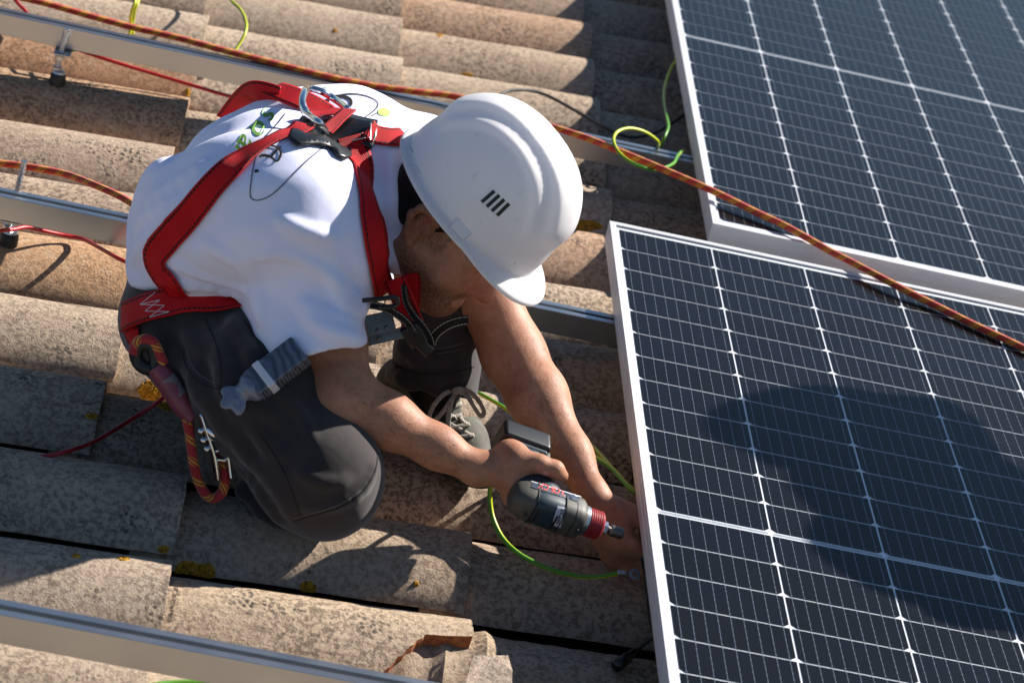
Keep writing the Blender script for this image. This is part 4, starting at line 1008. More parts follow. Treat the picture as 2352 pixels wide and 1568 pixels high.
for q in range(4):
    cx, cy = 1121 + q * 11.5 - 0, 451.5 + q * 10.0 - 0
    s_ = snap(B_hat, cx, cy, .0)
    n_ = s_[1]; uu = (hu - n_ * hu.dot(n_)).normalized(); ff = n_.cross(uu)
    b = MB().box(-.0026, .0026, -.0118, .0118, -.0012, .0003); o = b.build('vent_slot_shade', M['blackpl'], hat)  # black strip on the shell; its colour gives the shade of an opening
    o.matrix_local = Matrix.Translation(s_[0] - HC) @ Matrix((ff, uu, n_)).transposed().to_4x4()
for (cx, cy, w_, h_) in ((1062, 524, .017, .010), (962, 388, .013, .005), (948, 345, .010, .005)):
    s_ = snap(B_hat, cx, cy, .0); n_ = s_[1]; ff = (hf - n_ * hf.dot(n_)).normalized(); uu = n_.cross(ff)
    b = MB()
    V0 = [(-w_, -h_, 0), (w_, -h_, 0), (w_, h_, 0), (-w_, h_, 0)]; V1 = [(-w_ + .004, -h_, .0055), (w_ - .004, -h_, .0055), (w_ - .004, h_ - .007, .0016), (-w_ + .004, h_ - .007, .0016)]
    b.add([(x, y, z - .003) for x, y, z in V0] + V1, [(4, 5, 6, 7), (0, 1, 5, 4), (1, 2, 6, 5), (2, 3, 7, 6), (3, 0, 4, 7)])
    o = b.build('accessory_slot', M['hat'], hat, bevel=.0012); o.matrix_local = Matrix.Translation(s_[0] - HC) @ Matrix((ff, uu, n_)).transposed().to_4x4()

# ------------------------------------------------------------------ fall arrest harness
har = thing('safety_harness', 'red webbing fall arrest harness with black back plate worn over the white T-shirt', 'harness', P(760, 310, -.76)); HB = har.location.copy()
ribbon('shoulder_strap', [(800, 328), (812, 352), (826, 395), (838, 440), (850, 500), (860, 560), (868, 620), (873, 660), (874, 692)], .046, M['web'], har, B_tee, .004, base=HB, of=lambda t: .004 + .0095 * max(0, 1 - t / .14))
ribbon('back_strap', [(694, 306), (676, 308), (650, 313), (615, 330), (580, 350), (545, 375), (505, 410), (465, 455), (420, 512), (380, 556), (358, 590), (366, 622), (388, 648), (412, 676)], .040, M['web'], har, B_tee, .004, base=HB,
       wf=lambda t: .80 - .30 * math.exp(-((t - .22) / .10) ** 2) + .20 * min(1, max(0, t - .3) / .3), of=lambda t: .004 + .009 * max(0, 1 - t / .08))
ribbon('back_strap', [(775, 276), (745, 262), (710, 244), (675, 230), (640, 220), (610, 216), (588, 222)], .040, M['web'], har, B_tee, .004, base=HB, of=lambda t: .004 + .009 * max(0, 1 - t / .1) + .012 * t * t)
sp_ = snap(B_tee, 600, 228, .012)[0]
ribbon('back_strap', [(640, 226, sp_.y - .035), (612, 216, sp_.y - .016), (584, 212, sp_.y + .0), (566, 222, sp_.y + .035), (545, 245, sp_.y + .075), (522, 275, sp_.y + .10)], .036, M['web'], har, base=HB, twist=lambda t: -.35 - .2 * t)
ribbon('shoulder_strap', [(846, 310), (868, 315), (900, 319), (930, 319)], .034, M['web'], har, B_tee, .0042, base=HB, of=lambda t: .004 + .009 * max(0, 1 - t / .3))
belt = ribbon('waist_belt', [(293, 730), (312, 722), (345, 710), (400, 697), (470, 690), (540, 695), (590, 704), (640, 716)], .044, M['web'], har, B_tro, .009, base=HB)
ribbon('leg_strap', [(296, 748), (306, 768), (322, 776)], .03, M['web'], har, B_tro, .004, base=HB)
B_belt = world_bvh(belt)
for pl in ([(306, 668), (352, 660)], [(306, 668), (362, 678)], [(352, 660), (318, 688)], [(362, 678), (318, 688)], [(318, 688), (372, 690)], [(362, 678), (330, 702)], [(330, 703), (384, 705)], [(372, 691), (340, 716)], [(384, 705), (340, 717)]):
    pl = [(x + 6, y + 12) for x, y in pl]
    if all(snap(B_belt, *p) for p in pl): px_line('stitching', [pl[0], ((pl[0][0]+pl[1][0])/2, (pl[0][1]+pl[1][1])/2), pl[1]], 1.3, B_belt, M['white_thread'], har, HB, .0018, n=3)
# black back plate, slotted; webbing runs through it
pout = [(664, 328), (674, 298), (692, 276), (735, 288), (762, 284), (792, 270), (836, 281), (866, 287), (864, 318), (852, 347), (834, 338), (806, 346), (800, 366), (786, 372), (768, 362), (757, 346), (724, 338), (682, 342)]
def plate(out, off, th, name, mat, parent, base, b):
    bm = bmesh.new(); vs = [bm.verts.new((x, y, 0)) for x, y in out]; bm.faces.new(vs)
    bmesh.ops.triangulate(bm, faces=bm.faces[:])
    for _ in range(3): bmesh.ops.subdivide_edges(bm, edges=[e for e in bm.edges if e.calc_length() > 14], cuts=1); bmesh.ops.triangulate(bm, faces=[f for f in bm.faces if len(f.verts) > 3])
    bm.verts.index_update(); V = [snap(b, v.co.x, v.co.y, off)[0] - base for v in bm.verts]; F = [[v.index for v in f.verts] for f in bm.faces]; bm.free()
    o = obj(name, mesh(name, V, F, mat, True), parent); s_ = o.modifiers.new('thickness', 'SOLIDIFY'); s_.thickness = th; s_.offset = 1.0; return o
plate(pout, .0078, .0035, 'back_plate', M['blackpl'], har, HB, B_tee)
ribbon('plate_strap', [(742, 322), (758, 310), (776, 296), (792, 284), (802, 275)], .021, M['web'], har, B_tee, .0150, base=HB)
ribbon('plate_strap', [(700, 284), (728, 279), (760, 277), (786, 272)], .024, M['web'], har, B_tee, .0128, base=HB)
def onsurf(b, pts, offs): return [snap(b, p[0], p[1], o_)[0] - HB for p, o_ in zip(pts, offs)]
tube('d_ring', onsurf(B_tee, [(798, 271), (768, 256), (738, 246), (708, 249), (690, 262), (685, 282), (697, 300), (720, 314), (745, 324)], [.013, .022, .030, .034, .034, .032, .027, .021, .015]), .0052, M['chrome'], har, n=14)
for a_, b_ in (((806, 338), (838, 330)), ((851, 300), (849, 335)), ((712, 312), (742, 286))):
    tube('plate_edge', onsurf(B_tee, [a_, ((a_[0]+b_[0])/2, (a_[1]+b_[1])/2), b_], [.014]*3), .0011, M['steel'], har, n=6)
# chest buckle, hanging webbing ends and clips under the chin
tube('buckle_bar', [P(832, 690, -.965) - HB, P(868, 687, -.965) - HB, P(905, 683, -.96) - HB, P(913, 690, -.955) - HB, P(908, 702, -.95) - HB, P(870, 706, -.955) - HB], .0036, M['blackpl'], har, n=10, seg=4)
ribbon('hanging_strap', [(906, 640, -.90), (916, 668, -.905), (930, 700, -.90), (945, 735, -.895), (958, 768, -.89)], .034, M['web'], har, base=HB, twist=lambda t: .45)
ribbon('hanging_strap', [(945, 628, -.86), (948, 660, -.865), (946, 700, -.87), (942, 735, -.87)], .024, M['web'], har, base=HB, twist=lambda t: -.3)
ribbon('hanging_strap', [(850, 700, -.93), (880, 706, -.93), (912, 722, -.925), (938, 744, -.92), (950, 764, -.915)], .012, M['webblack'], har, base=HB, twist=lambda t: .5)
ribbon('hanging_strap', [(928, 655, -.915), (932, 690, -.915), (948, 722, -.91), (970, 748, -.91), (986, 775, -.905), (990, 792, -.90)], .011, M['webblack'], har, base=HB, twist=lambda t: .9 - t)
ribbon('hanging_strap', [(990, 790, -.895), (1000, 768, -.90), (1025, 748, -.91), (1055, 737, -.92), (1076, 735, -.92)], .015, M['webblack'], har, base=HB, twist=lambda t: .3 + .3*t)
def obox(name, pa_, pb_, w_, th, mat, parent, base, up=None, bev=.001):
    x_ = (pb_ - pa_); l = x_.length; x_ = x_.normalized(); n_ = (up or -EV); n_ = (n_ - x_ * n_.dot(x_)).normalized(); y_ = n_.cross(x_)
    o = MB().box(-l/2, l/2, -w_/2, w_/2, -th/2, th/2).build(name, mat, parent, bevel=bev)
    o.matrix_local = Matrix.Translation((pa_ + pb_) / 2 - base) @ Matrix((x_, y_, n_)).transposed().to_4x4(); return o
obox('side_release_clip', P(936, 748, -.915), P(962, 790, -.91), .026, .012, M['blackpl'], har, HB, bev=.003)
obox('side_release_clip', P(958, 782, -.91), P(988, 812, -.905), .018, .009, M['blackpl'], har, HB, bev=.003)
obox('strap_end', P(992, 780, -.893), P(984, 798, -.893), .012, .006, M['blackpl'], har, HB, bev=.0015)
M['gunmetal'] = simple('dull_steel_buckle', '#77746e', .42, .85, noise=(60, .3), bumpk=(200, .2, .0006))
obox('steel_buckle', P(828, 752, -.90), P(905, 735, -.89), .030, .003, M['gunmetal'], har, HB)
obox('steel_buckle', P(842, 782, -.895), P(925, 764, -.89), .016, .003, M['gunmetal'], har, HB)
for x, y in ((868, 758), (870, 778), (888, 752)):
    o = MB().lathe([(.003, 0), (.003, .002), (.0015, .003)], 10).build('rivet', M['gunmetal'], har, smooth=True); o.matrix_local = Matrix.Translation(P(x, y, -.902) - HB) @ (-EV).to_track_quat('Z', 'Y').to_matrix().to_4x4()

# ------------------------------------------------------------------ shoes
def shoe(heel, toe, ankle, side):
    root = obj('shoe', None, worker); root.empty_display_size = .03
    base = (heel + toe) / 2; root.location = base - W0
    x_ = Vector((toe.x - heel.x, toe.y - heel.y, 0)).normalized(); y_ = Vector((-x_.y, x_.x, 0)); L_ = (toe - heel).length
    def sp(a_, b_, c): return heel + (toe - heel) * a_ + y_ * b_ + Vector((0, 0, c))
    f = Field(); f.chain([sp(.10, 0, .040), sp(.42, .002, .042), sp(.70, .006, .030), sp(.90, .002, .020)], [.036, .036, .040, .030], .02)
    f.chain([ankle, sp(.18, 0, .055), sp(.48, 0, .046)], [.044, .040, .032], .03)
    f.chain([sp(.40, 0, .070), sp(.74, .003, .046)], [.016, .014], .015)
    f.plane(sp(.5, 0, .014), (0, 0, -1), .004, .4); ax = (ankle - sp(.15, 0, .05)).normalized(); f.plane(ankle + ax * .01, ax, .005, .08); f.cut(ankle - ax * .01, ankle + ax * .05, .036, .040, .004)
    up = solid('shoe_upper', f, .004, M['shoe'], root, smooth=2); up.location = -base
    g = Field(); g.chain([sp(.08, 0, .012), sp(.40, .002, .012), sp(.70, .006, .012), sp(.92, .002, .014)], [.041, .039, .046, .034], .02)
    g.plane(sp(.5, 0, .020), (0, 0, 1), .003, .4); g.plane(sp(.5, 0, -.004), (0, 0, -1), .003, .4)
    so_ = solid('shoe_sole', g, .004, M['sole'], root, smooth=1); so_.location = -base
    return root, base, up, so_, sp
HS, TS = Vector((-.372, -.590, -.128)), Vector((-.222, -.800, -.128))
ankL = P(988, 880, -.668)
sh_root, shb, sh_up, sh_so, sps = shoe(HS, TS, ankL, 1)
def wbv2(o): 
    mw = Matrix.Translation(W0 + o.parent.location + o.location); return BVHTree.FromPolygons([mw @ v.co for v in o.data.vertices], [list(p.vertices) for p in o.data.polygons])
B_sh = wbv2(sh_up)
def lace(pts, w=.0065, off=.002): return ribbon('shoe_lace', pts, w, M['lace'], sh_root, B_sh if len(pts[0]) == 2 else None, off, .0018, base=W0 + sh_root.location, seg=6, across=2)
for a_, b_ in (((1028, 938), (1062, 925)), ((1022, 962), (1076, 948)), ((1030, 986), (1078, 975)), ((1046, 1006), (1088, 1000)), ((1026, 950), (1072, 975)), ((1034, 975), (1080, 1000))):
    try: lace([a_, ((a_[0]+b_[0])/2, (a_[1]+b_[1])/2), b_])
    except Exception as ex: print('lace', ex)
lace([(1046, 900, -.735), (1036, 925, -.748), (1030, 955, -.755), (1031, 985, -.765), (1042, 1012, -.775), (1062, 1034, -.785)], .0075)
lace([(1058, 892, -.73), (1080, 900, -.742), (1104, 926, -.748), (1112, 948, -.75), (1104, 955, -.75), (1090, 935, -.748), (1074, 910, -.742), (1062, 900, -.735)], .007)
lace([(1046, 895, -.73), (1024, 902, -.745), (1000, 925, -.752), (986, 955, -.752), (996, 966, -.752), (1018, 945, -.752), (1036, 918, -.745), (1048, 902, -.735)], .007)
tube('lace_knot', [P(1044, 898, -.738) - W0 - sh_root.location, P(1054, 896, -.742) - W0 - sh_root.location, P(1062, 899, -.738) - W0 - sh_root.location], .006, M['lace'], sh_root)
shoe(Vector((-.655, -.66, -.112)), Vector((-.545, -.86, -.128)), P(545, 925, -.765), -1)
# ------------------------------------------------------------------ impact driver in the right hand
drv = thing('impact_driver', 'dark blue and grey cordless driver with red collar in the right hand of the worker', 'power tool', DR)
DM = Matrix((dx, dy, dz)).transposed().to_4x4()
AX = DM @ Matrix.Rotation(PI/2, 4, 'Y')                        # lathe axis z -> driver axis
M['navy'] = simple('navy_housing', '#22343e', .42, noise=(70, .25), bumpk=(500, .2, .0004))
M['greyhouse'] = simple('worn_grey_rubber', '#4c4942', .55, noise=(50, .3), bumpk=(400, .3, .0005))
M['collar'] = simple('red_collar', '#a3282c', .45, noise=(90, .2)); M['redprint'] = simple('red_print', '#c63c2a', .6); M['whiteprint'] = simple('pale_print', '#c9cdd4', .6)
M['sticker'] = simple('pale_sticker', '#b9b9c6', .5, noise=(200, .3))
def dpart(mb, name, mat, bev=0, smooth=True): o = mb.build(name, mat, drv, smooth=smooth, bevel=bev); return o
def lat(prof, n=40, sq=0.0, mb=None):                         # profile (r, x) round the driver axis; sq squares the section a little
    mb = mb or MB(); V = []; F = []
    for r, x in prof:
        r = r * (.86 if sq else 1)
        for k in range(n):
            a_ = 2*PI*k/n; c, s_ = math.cos(a_), math.sin(a_); e = 1 / (abs(c)**(2+sq) + abs(s_)**(2+sq)) ** (1/(2+sq)); p = dx*x + dy*(r*e*c) + dz*(r*e*s_); V.append(p)
    for i in range(len(prof)-1):
        for k in range(n): F.append((i*n+k, i*n+(k+1) % n, (i+1)*n+(k+1) % n, (i+1)*n+k))
    F.append(tuple(range(n))[::-1]); F.append(tuple((len(prof)-1)*n+k for k in range(n))); return mb.add(V, F)
dpart(lat([(.012, -.004), (.019, -.002), (.0245, .004), (.0285, .014), (.0305, .026), (.0305, .0285)], sq=.7), 'rear_cap', M['greyhouse'])
dpart(lat([(.0300, .028), (.0308, .030), (.0312, .045), (.0312, .062), (.0300, .070), (.0300, .071)], sq=.7), 'motor_housing', M['navy'])
dpart(lat([(.0290, .070), (.0318, .0715), (.0318, .094), (.0300, .1015), (.0255, .1065), (.0225, .1075)], sq=.8), 'gear_housing', M['greyhouse'])
for x, w_ in ((.0715, .0012), (.0285, .0012), (.088, .0009)):
    dpart(lat([(.0308, x - w_), (.0324, x - w_*.6), (.0324, x + w_*.6), (.0308, x + w_)], sq=.7), 'housing_ridge', M['rubber'])
for xa, an in ((.040, 2.25), (.060, 2.25), (.080, 2.5), (.098, 3.1), (.020, 3.3)):
    c_ = dy * math.cos(an) + dz * math.sin(an)
    o = MB().lathe([(.0026, 0), (.0026, .0012), (.0016, .0012), (.0014, .0002)], 12).build('screw', M['gunmetal'], drv, smooth=True); o.matrix_local = Matrix.Translation(dx * xa + c_ * .0275) @ c_.to_track_quat('Z', 'Y').to_matrix().to_4x4()
dpart(lat([(.0215, .107), (.0215, .1125), (.019, .1135)]), 'nose_ring', M['zinc'])
cp = [(.0175, .1130)]
for k in range(6): x = .1145 + k * .0034; cp += [(.0206, x), (.0206, x + .0020), (.0195, x + .0026), (.0195, x + .0032)]
cp += [(.0186, .1355), (.0165, .1370)]
dpart(lat(cp), 'bit_collar', M['collar'])
dpart(lat([(.0095, .1365), (.0095, .1455), (.0065, .1460)], 6), 'hex_shank', M['steel'], smooth=False)
dpart(lat([(.0055, .1455), (.0055, .1500), (.0078, .1515), (.0085, .1530), (.0085, .1700), (.0075, .1712), (.0045, .1712), (.0045, .168)], 24), 'nut_socket', M['gunmetal'])
def lbox(name, x0, x1, y0, y1, z0, z1, mat, bev=.001):
    mb = MB().box(x0, x1, y0, y1, z0, z1); o = mb.build(name, mat, drv, bevel=bev); o.matrix_local = DM; return o
# ribs and air slots on the side that shows
for x in (.034, .062):
    for a0 in (3.0,):
        mb = MB()
        for q in range(10):
            a_ = a0 - .25 + q * .12; c = dy * math.cos(a_) + dz * math.sin(a_); t_ = -dy * math.sin(a_) + dz * math.cos(a_)
            r = .0294
            mb.add([dx*(x - .0016) + c*r - t_*.002, dx*(x + .0016) + c*r - t_*.002, dx*(x + .0016) + c*r + t_*.0022, dx*(x - .0016) + c*r + t_*.0022, dx*(x - .0016) + c*(r-.002) - t_*.002, dx*(x + .0016) + c*(r-.002) - t_*.002, dx*(x + .0016) + c*(r-.002) + t_*.0022, dx*(x - .0016) + c*(r-.002) + t_*.0022], [(0, 1, 2, 3), (0, 4, 5, 1), (2, 6, 7, 3)])
        mb.build('air_slot', M['rubber'], drv)
f = Field(); 
def dq(x, y, z): return dx*x + dy*y + dz*z
f.chain([dq(.046, .018, 0), dq(.034, .055, .0), dq(.026, .084, .0)], [.0225, .0180, .0190], .015); f.cap(dq(.052, .020, 0), dq(.020, .024, 0), .020, .020, .02)
f.cap(dq(.012, .088, 0), dq(.036, .090, 0), .019, .017, .015)
solid('grip', f, .0032, M['navy'], drv, smooth=2)
lbox('trigger', .052, .066, .030, .052, -.007, .007, M['redprint'], .003)
lbox('direction_switch', .030, .062, .034, .038, .016, .0185, M['redprint'], .001)
lbox('battery', -.022, .052, .098, .134, -.027, .027, M['blackpl'], .006)
lbox('battery_top', -.014, .048, .088, .099, -.023, .023, M['navy'], .005)
lbox('battery_latch', .044, .056, .092, .108, -.013, .013, M['greyhouse'], .002)
lbox('battery_label', -.016, .044, .1345, .1350, -.020, .020, M['sticker'], .0002)
B_dr = BVHTree.FromPolygons(*(lambda os: (sum(([(DR + v.co) for v in o.data.vertices] for o in os), []), sum(([[i + sum(len(p.data.vertices) for p in os[:k]) for i in f_.vertices] for f_ in o.data.polygons] for k, o in enumerate(os)), [])))([o for o in drv.children if o.name.split('.')[0] in ('rear_cap', 'motor_housing', 'gear_housing')]))
def dquad(name, pts, mat, off):
    n = 8; V = []; F = []
    a_, b_, c, d = [Vector((*p, 0)) for p in pts]
    for i in range(n+1):
        for j in range(n+1): V.append(a_.lerp(b_, i/n).lerp(d.lerp(c, i/n), j/n))
    for i in range(n):
        for j in range(n): q_ = i*(n+1)+j; F.append((q_, q_+1, q_+n+2, q_+n+1))
    return decal(name, V, F, lambda v: (v.x, v.y), B_dr, mat, drv, off, None, DR)
px_line('plate_border', [(1220, 1106), (1277, 1124), (1334, 1142)], 1.5, B_dr, M['whiteprint'], drv, DR, .0012, n=5)
dquad('name_plate', [(1224, 1109), (1330, 1143), (1326, 1152), (1219, 1119)], simple('plate_blue', '#24364c', .5), .0010)
for i_, ch in enumerate('BOSCH'): print_text('name_letter', ch, (1299 - .955*13.2*i_, 1128 - .29*13.2*i_), (-.955, -.29), (-.18, .98), 18, B_dr, M['redprint'], drv, DR, 0, .02, .0016)
px_line('emblem', [(1325 + 6*math.cos(t*PI/4), 1137 + 4.2*math.sin(t*PI/4)) for t in range(8)], 1.3, B_dr, M['whiteprint'], drv, DR, .0016, True)
px_line('emblem', [(1321, 1135), (1327, 1139)], 1.3, B_dr, M['whiteprint'], drv, DR, .0016)
dquad('serial_sticker', [(1281, 1160), (1301, 1166), (1287, 1211), (1267, 1204)], M['sticker'], .0008)
print_text('serial_lettering', 'EC', (1288, 1166), (-.22, .97), (.96, .27), 17, B_dr, M['ink'], drv, DR, 0, .01, .0013)
print_text('serial_lettering', '94K', (1281, 1184), (-.22, .97), (.96, .27), 11, B_dr, M['ink'], drv, DR, 0, .01, .0013)

# thumb nail and the fine hair on his forearms
B_body = world_bvh(body)
nl = snap(B_body, 1252, 1088, .0)
if nl:
    n_ = nl[1]; x_ = (dx - n_ * dx.dot(n_)).normalized(); V = []; F = []
    for i in range(5):
        for k in range(12): a_ = 2*PI*k/12; r_ = .0062 * (i + .01) / 4; V.append(nl[0] + x_*math.cos(a_)*r_*1.15 + n_.cross(x_)*math.sin(a_)*r_*.9 + n_*(.0012 - .0016*(i/4)**2) - W0)
    for i in range(4):
        for k in range(12): F.append((i*12+k, i*12+(k+1) % 12, (i+1)*12+(k+1) % 12, (i+1)*12+k))
    obj('thumb_nail', mesh('thumb_nail', V, F, simple('nail', '#c08f7c', .3)), worker)
hb = MB(); rg = random.Random(5)
for (A_, B_, n_h, w0, w1) in ((eR, wR, 300, 62, 34), (eL, wL, 360, 74, 34)):
    def topx(v):
        q_ = CAM_R @ (np.array(v) - CAM_C); return 1176 + FPX*q_[0]/q_[2], 784 + FPX*q_[1]/q_[2]
    ax_, bx_ = topx(A_), topx(B_)
    for _ in range(n_h):
        t_ = rg.uniform(-.05, .88); s_ = rg.uniform(-1, 1); wd = w0 + (w1 - w0)*t_; L2 = math.hypot(bx_[0]-ax_[0], bx_[1]-ax_[1])
        x = ax_[0] + (bx_[0]-ax_[0])*t_ - (bx_[1]-ax_[1])/L2*s_*wd; y = ax_[1] + (bx_[1]-ax_[1])*t_ + (bx_[0]-ax_[0])/L2*s_*wd
        h_ = snap(B_body, x, y, .0)
        if h_ is None or (h_[0] - A_.lerp(B_, t_)).length > .06: continue
        d_ = (B_ - A_).normalized() + Vector((rg.uniform(-.5, .5), rg.uniform(-.5, .5), rg.uniform(-.5, .5))); d_ = (d_ - h_[1]*d_.dot(h_[1])).normalized()
        sd = h_[1].cross(d_) * .00016; l_ = rg.uniform(.005, .010); p0 = h_[0] - W0
        hb.add([p0 - sd, p0 + sd, p0 + d_*l_*.5 + h_[1]*.0016 + sd*.7, p0 + d_*l_*.5 + h_[1]*.0016 - sd*.7, p0 + d_*l_ + h_[1]*.0022], [(0, 1, 2, 3), (3, 2, 4)])
ho = hb.build('arm_hair', simple('brown_hair', '#3a2418', .5), worker); ho['kind'] = 'stuff'

# ------------------------------------------------------------------ lanyard with rope grab, hanging at his hip
lan = thing('lanyard', 'worn red lanyard with black thimble and steel rope grab at the hip of the worker', 'lanyard', P(440, 960, -.985)); LBs = lan.location.copy()
def lpt(*a_): return P(*a_) - LBs
th_ = [lpt(354, 846, -.955), lpt(330, 843, -.955), lpt(315, 826, -.95), lpt(313, 805, -.95), lpt(326, 791, -.95), lpt(343, 791, -.95), lpt(353, 804, -.95), lpt(358, 824, -.952)]
tube('thimble', th_, .0098, M['rubber'], lan, n=14, closed=True)
tube('lanyard_eye', [lpt(306, 812, -.955), lpt(316, 786, -.952), lpt(336, 779, -.952), lpt(354, 788, -.953), lpt(366, 812, -.955), lpt(376, 836, -.958)], .0075, M['rope2'], lan, n=14)
M['sleeve'] = simple('faded_pink_sleeve', '#7c3a49', .45, noise=(60, .35), bumpk=(120, .4, .001)); M['greylabel'] = simple('grey_label', '#6d6a70', .6, noise=(120, .2))
tube('sleeve', [lpt(356, 842, -.957), lpt(378, 868, -.962), lpt(402, 905, -.97), lpt(426, 940, -.978), lpt(446, 962, -.985)], .0150, M['sleeve'], lan, n=18, rf=lambda t: .86 + .22 * math.sin(PI * min(1, t * 1.1)))
tube('sleeve_label', [lpt(380, 868, -.9635), lpt(396, 890, -.967), lpt(410, 912, -.9725)], .0146, M['greylabel'], lan, n=18)
tube('lanyard_rope', [lpt(424, 945, -.982), lpt(434, 985, -.99), lpt(440, 1030, -.998), lpt(447, 1075, -1.006), lpt(458, 1110, -1.012), lpt(474, 1136, -1.016), lpt(492, 1143, -1.018), lpt(508, 1133, -1.018), lpt(516, 1110, -1.014), lpt(515, 1082, -1.008), lpt(511, 1055, -1.0), lpt(506, 1025, -.995)], .0074, M['rope2'], lan, n=14)
def poly_plate(name, pts, th, mat):
    n = len(pts); A_ = [lpt(*p) for p in pts]; V = A_ + [p + EV * th for p in A_]; F = [tuple(range(n)), tuple(range(n, 2*n))[::-1]] + [(i, n+i, n+(i+1) % n, (i+1) % n) for i in range(n)]
    return obj(name, mesh(name, V, F, mat, False), lan)
def splate(name, edge, wv, th, mat):                          # a plate seen nearly edge on: the bright edge is what shows
    return ribbon(name, edge, wv, mat, lan, base=LBs, twist=lambda t: 1.05, th=th * 1.5, seg=6, across=3)
poly_plate('side_plate', [(446, 962, -1.0), (459, 950, -1.0), (476, 1002, -1.008), (490, 1044, -1.014), (499, 1100, -1.02), (494, 1104, -1.02), (482, 1082, -1.016), (468, 1040, -1.01), (455, 1000, -1.004)], .002, M['rubber'])
splate('side_plate', [(459, 950, -1.003), (476, 1002, -1.011), (490, 1044, -1.016), (495, 1072, -1.02), (499, 1102, -1.023)], .012, .0026, M['chrome'])
splate('side_plate', [(508, 1010, -1.003), (514, 1028, -1.008), (521, 1048, -1.012), (525, 1075, -1.016), (528, 1098, -1.02)], .014, .0026, M['chrome'])
for a_, b_ in (((489, 1036, -1.012), (513, 1031, -1.006)), ((494, 1054, -1.014), (522, 1056, -1.008)), ((484, 994, -1.008), (508, 990, -1.0))): tube('pin', [lpt(*a_), lpt((a_[0]+b_[0])/2, (a_[1]+b_[1])/2, (a_[2]+b_[2])/2), lpt(*b_)], .0034, M['chrome'], lan, n=12)
for (x, y, yy) in ((461, 989, -1.006), (467, 1010, -1.009), (475, 1030, -1.012)):
    o = MB().lathe([(.0036, 0), (.0036, .002), (.002, .003)], 12).build('rivet', M['steel'], lan, smooth=True); o.matrix_local = Matrix.Translation(lpt(x, y, yy)) @ (-EV).to_track_quat('Z', 'Y').to_matrix().to_4x4()
f = Field(); f.chain([lpt(492, 992, -1.006), lpt(500, 978, -1.004), lpt(496, 1006, -1.006)], [.0125, .009, .008], .006); f.cap(lpt(482, 985, -1.006), lpt(510, 988, -1.003), .0075, .0075, .005)
solid('cam', f, .0018, M['chrome'], lan, smooth=1)
ribbon('lever', [(509, 945, -1.0), (515, 958, -1.003), (516, 975, -1.006), (512, 990, -1.006), (506, 1000, -1.004)],   .017, M['chrome'], lan, base=LBs, th=.003, twist=lambda t: .8, seg=6, across=2)
ribbon('lever', [(481, 946, -1.0), (488, 962, -1.004), (491, 980, -1.006)], .009, M['chrome'], lan, base=LBs, th=.0018, twist=lambda t: 1.2, seg=6, across=2)
f = Field(); f.chain([lpt(470, 965, -.985), lpt(486, 972, -.985)], [.012, .010], .006); solid('rope_stop', f, .003, M['blackpl'], lan)

# ------------------------------------------------------------------ wrapped packet poking out of the thigh pocket
pkx = (P(668, 818, -1.010) - P(560, 900, -1.035)); pk0 = P(612, 862, -1.026); pkx = pkx.normalized()
pkn = (-EV * .86 + Vector((0, 0, 1)) * .25 - ER * .30); pkn = (pkn - pkx * pkn.dot(pkx)).normalized(); pky = pkn.cross(pkx)
pk = thing('packet', 'clear wrapped packet of fasteners with white paper band on the thigh of the worker', 'packet', pk0)
PKM = Matrix((pkx, pky, pkn)).transposed().to_4x4()
def mat_wrap():
    mt, nt, bs = newmat('packed_fasteners_in_film'); L = nt.links.new
    tc = N(nt, 'TexCoord'); wv = N(nt, 'TexWave', Scale=22.0, Distortion=9.0); wv.inputs['Detail'].default_value = 2.0; L(tc.outputs['Object'], wv.inputs['Vector'])
    n = N(nt, 'TexNoise', Scale=35.0, Detail=5.0); L(tc.outputs['Object'], n.inputs['Vector'])
    c = mixc(nt, lin('#333b4c'), lin('#6b7384'), mathn(nt, 'MULTIPLY', wv.outputs[1], n.outputs[0])); L(c, bs.inputs['Base Color'])
    bs.inputs['Roughness'].default_value = .35; bs.inputs['Coat Weight'].default_value = .7; bs.inputs['Coat Roughness'].default_value = .12
    bump(nt, bs, n.outputs[0], .5, .004); return mt
M['wrap'] = mat_wrap(); M['film'] = simple('crumpled_film', '#6d7588', .3, coat=.6, noise=(90, .35), bumpk=(70, .8, .006)); M['paper'] = simple('white_paper_band', '#c9cad6', .6)
f = Field()
I3 = np.eye(3)
def bxf(hx_, hy_, hz_, r_): 
    ff = Field()
    for sx in (-1, 1):
        for sy in (-1, 1): ff.cap((sx*(hx_-r_), sy*(hy_-r_), -(hz_-r_)), (sx*(hx_-r_), sy*(hy_-r_), hz_-r_), r_, r_, .001)
    return ff
mb = MB().box(-.026, .060, -.0205, .0205, -.020, .013); o = mb.build('packet_body', M['wrap'], pk, bevel=.004); o.matrix_local = PKM
mb = MB().box(-.008, .004, -.0212, .0212, -.0206, .0138); o = mb.build('paper_band', M['paper'], pk, bevel=.002); o.matrix_local = PKM
mb = MB()
for q in range(15):
    x = -.022 + q * .0050
    if -.011 < x < .006: continue
    mb.box(x, x + .0022, -.0217, -.0200, -.015, .009)
o = mb.build('fastener_edge', M['greylabel'], pk, bevel=.0006); o.matrix_local = PKM
f = Field(); f.ell((-.026, 0, -.002), np.eye(3), (.014, .022, .017), .008); f.ell((-.041, .002, -.002), np.eye(3), (.010, .010, .010), .010)
f.ell((-.052, .010, .0), np.array([[.8, .6, 0], [-.6, .8, 0], [0, 0, 1]]), (.010, .017, .0045), .006); f.ell((-.054, -.010, .001), np.array([[.8, -.6, 0], [.6, .8, 0], [0, 0, 1]]), (.010, .016, .0045), .006); f.ell((-.062, .002, .003), np.eye(3), (.014, .010, .004), .006)
o = solid('film_twist', f, .0016, M['film'], pk, smooth=1); o.matrix_local = PKM
